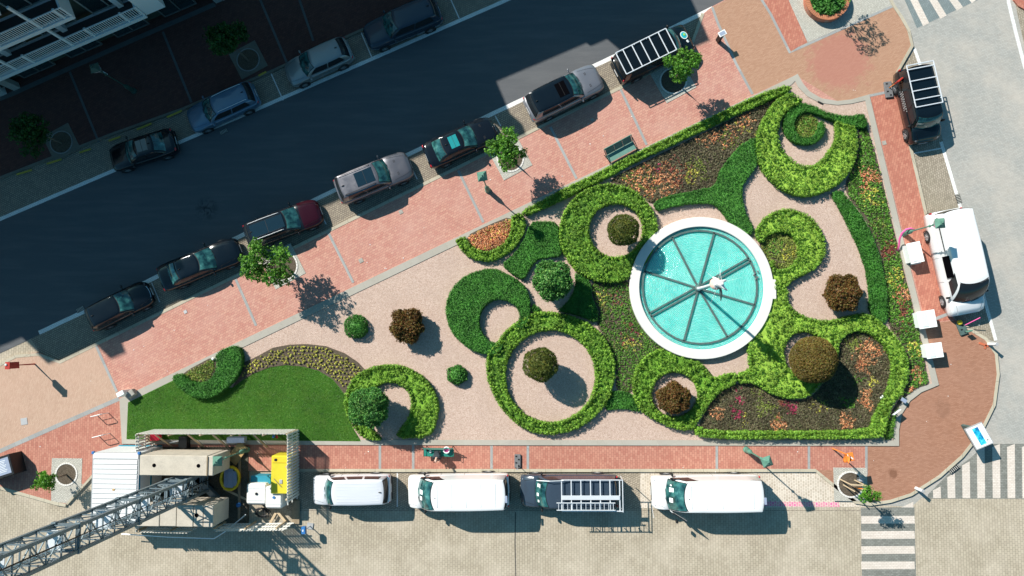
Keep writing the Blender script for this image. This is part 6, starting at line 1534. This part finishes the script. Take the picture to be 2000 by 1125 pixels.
m = MB(); m.box((-.06, .0, 1.05), (.26, .45, .28), bev=.02, rz=.2); m.build('sign_box', M['blue'], sg_); m = MB(); m.box((-.08, .0, 1.195), (.06, .14, .01)); m.build('mark', M['panel_white'], sg_)

# ------------------------------------------------------------------ houses along the street
O = W(22, 182, 0); E2 = W(330, 49, 0); T = (E2-O).normalized(); Nn = Vector((T.y, -T.x, 0))
ang = math.atan2(T.y, T.x)
# building frame: x along the street, y away from the street, z up
def hroot(name, label, t0): return thing(name, label, 'house', O+T*t0, ang)
def caster(ex, ey):
    """shadow edge pixel -> (position along facade, height above it)"""
    p = W(ex, ey, 0)-O; n = p.dot(Nn); s_ = Vector((math.cos(SUN_AZ), math.sin(SUN_AZ), 0)); k = 1/math.tan(SUN_EL)
    hgt = n/(k*s_.dot(Nn)); q_ = p-s_*k*hgt; return q_.dot(T), hgt
edge = {k: caster(*v) for k, v in dict(a=(60, 690), b=(120, 712), c=(195, 668), d=(232, 690), e=(300, 612), f=(400, 545), g=(480, 478), h=(650, 402), i=(845, 283), j=(960, 226), k=(963, 165), l=(1142, 84), m=(1156, 90), n=(1192, 96), o=(1356, 96), p=(1404, 96)).items()}
tA = edge['f'][0]; tB = (edge['j'][0]+edge['k'][0])/2; tC = (edge['l'][0]+edge['m'][0])/2; tD = edge['p'][0]
hA = (edge['g'][1]+edge['h'][1]+edge['i'][1])/3
DEP = 11.0
def mass(root, t0, t1, h, mat='white_wall', nm='wall', y0=0):
    m = MB(); m.box(((t0+t1)/2, y0+DEP/2, h/2), (t1-t0, DEP, h)); return m.build(nm, M[mat], root)
# house with the balconies
hb = hroot('apartment_house', 'apartment house with white balconies in deep shade at the top left', 0)
x0, x1 = -6.4, 16.0
LV = (3.65, 6.55, 9.45)
M['floor_dk'] = plain('dark balcony floor sheet', (.05, .045, .045), .8)
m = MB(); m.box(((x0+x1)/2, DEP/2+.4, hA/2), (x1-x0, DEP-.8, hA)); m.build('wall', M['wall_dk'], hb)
m = MB(); m.box(((x0+x1)/2, DEP/2-.02, hA+.08), (x1-x0+.1, DEP, .16)); m.build('roof', M['roof'], hb)
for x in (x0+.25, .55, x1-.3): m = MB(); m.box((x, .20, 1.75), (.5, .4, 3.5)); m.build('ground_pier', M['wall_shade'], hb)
for li, (z, pr, xe) in enumerate(((LV[0], 1.10, 11.9), (LV[1], 1.25, 8.9), (LV[2], 1.35, 6.4))):
    m = MB(); m.box(((x0+xe)/2, -pr/2+.2, z-.14), (xe-x0, pr+.4, .28)); sl_ = m.build('balcony_slab', M['white_wall'], hb)
    m = MB(); m.box(((x0+xe)/2, -pr+.02, z+.03), (xe-x0, .10, .06)); m.build('fascia_lip', M['white_wall'], sl_)
    m = MB(); m.box(((x0+xe)/2, -pr/2+.25, z+.01), (xe-x0-.3, pr-.1, .03)); m.build('dark_floor_sheet', M['floor_dk'], sl_)  # dark sheet added on the slab so the railing gaps show dark
    bays = []; x = x0+.2; k = 0
    while x < xe-.3:
        w_ = (1.35, 2.25, 2.6)[k % 3]; w_ = min(w_, xe-.1-x); bays.append((x, x+w_)); x += w_+.14; k += 1
    for (a, b_) in bays:
        m = MB(); m.beam((a, -pr+.08, z+1.02), (b_, -pr+.08, z+1.02), .07, .05); m.beam((a, -pr+.08, z+.14), (b_, -pr+.08, z+.14), .05, .04)
        nn = int((b_-a)/.135)
        for q_ in range(nn): xx = a+(q_+.5)*(b_-a)/nn; m.box((xx, -pr+.08, z+.58), (.045, .03, .86))
        m.build('railing', M['white_wall'], hb)
        m = MB(); m.box((b_+.07, -pr+.08, z+.58), (.13, .12, 1.1)); m.build('railing_post', M['white_wall'], hb)
    for q_ in range(4):
        xx = x0+1.6+q_*3.9
        if xx < xe: m = MB(); m.box((xx, -pr+.12, z+1.35), (.14, .14, 2.7)); m.build('balcony_column', M['white_wall'], hb)
    m = MB(); m.box((xe-.05, -pr/2+.1, z+.55), (.12, pr, 1.1)); m.build('balcony_side', M['white_wall'], hb)
def window(root, xa, xb, z0, z1, y=.40):
    f = MB(); f.box(((xa+xb)/2, y-.03, z0), (xb-xa, .12, .08)); f.box(((xa+xb)/2, y-.03, z1), (xb-xa, .12, .08))
    for xx in (xa, (xa+xb)/2, xb): f.box((xx, y-.035, (z0+z1)/2), (.07, .11, z1-z0+.07))
    fo = f.build('window', M['band_shade'] if z0 < 2 else M['wall_shade'], root)
    p = MB(); p.box(((xa+xb)/2, y-.012, (z0+z1)/2), (xb-xa, .03, z1-z0)); p.build('pane', M['winglass'], fo)
for li, z in enumerate((.5,)+LV[:2]):
    for k in range(6):
        xx = x0+.9+k*3.5+(.4*li)
        if xx+2.4 < x1: window(hb, xx, xx+2.3, z+(.1 if li else .0), z+2.3)
for k in range(3):
    m = MB(); m.box((2.9+k*3.9, .25, LV[0]+1.3), (.35, .5, 2.5)); m.build('wall_pier', M['white_wall'], hb)
m = MB(); m.box((12.6, -.3, 5.0), (1.3, 1.4, 3.0)); m.build('bay_wall', M['white_wall'], hb)
hz_ = thing('shop_awning_sign', 'small pale shop sign lying near the shaded facade', 'sign', W(210, 145, PZ), ang)
m = MB(); m.box((0, 0, 1.0), (.30, .10, .12)); m.tube((0, 0, 0), (0, 0, 1.0), .03, None, 6); m.build('sign_body', M['panel_white'], hz_)
# neighbours: outside the picture, their height is what throws the stepped shade edge on the road
h1 = hroot('town_house', 'town house beyond the left edge whose gable throws the shade on the street', 0)
mass(h1, edge['a'][0]-14, edge['b'][0]-.6, edge['a'][1]*.93); 
h2 = hroot('town_house', 'taller town house next to the balconies, mostly outside the picture', 0)
mass(h2, edge['b'][0]-.6, edge['d'][0]+.9, (edge['b'][1]+edge['c'][1])/2)
m = MB(); m.box((edge['d'][0]-.1, .5, edge['d'][1]/2+.2), (1.1, 1.0, edge['d'][1]+.2)); m.build('chimney', M['white_wall'], h2)
h3 = hroot('town_house', 'town house touching the left side of the balcony house', 0)
mass(h3, edge['d'][0]+.9, tA, edge['e'][1])
h4 = hroot('town_house', 'town house to the right of the balcony house above the picture', 0)
mass(h4, x1, tB, hA-.4)
m = MB(); m.box((tB-1.0, 1, hA+.5), (.9, .9, 2.2)); m.build('chimney', M['white_wall'], h4)
mass(h4, tA-.01, x0, hA, nm='side_wing')
h5 = hroot('low_house', 'lower house above the picture that lets sun reach the road', 0)
mass(h5, tB, tC, (edge['k'][1]+edge['l'][1])/2)
h6 = hroot('corner_house', 'corner house above the picture at the end of the row', 0)
mass(h6, tC, edge['n'][0]+.4, edge['m'][1]); mass(h6, edge['n'][0]+.4, edge['o'][0]-.3, (edge['n'][1]+edge['o'][1])/2, nm='main_wall'); mass(h6, edge['o'][0]-.3, tD, edge['o'][1]+.05, nm='end_wall')
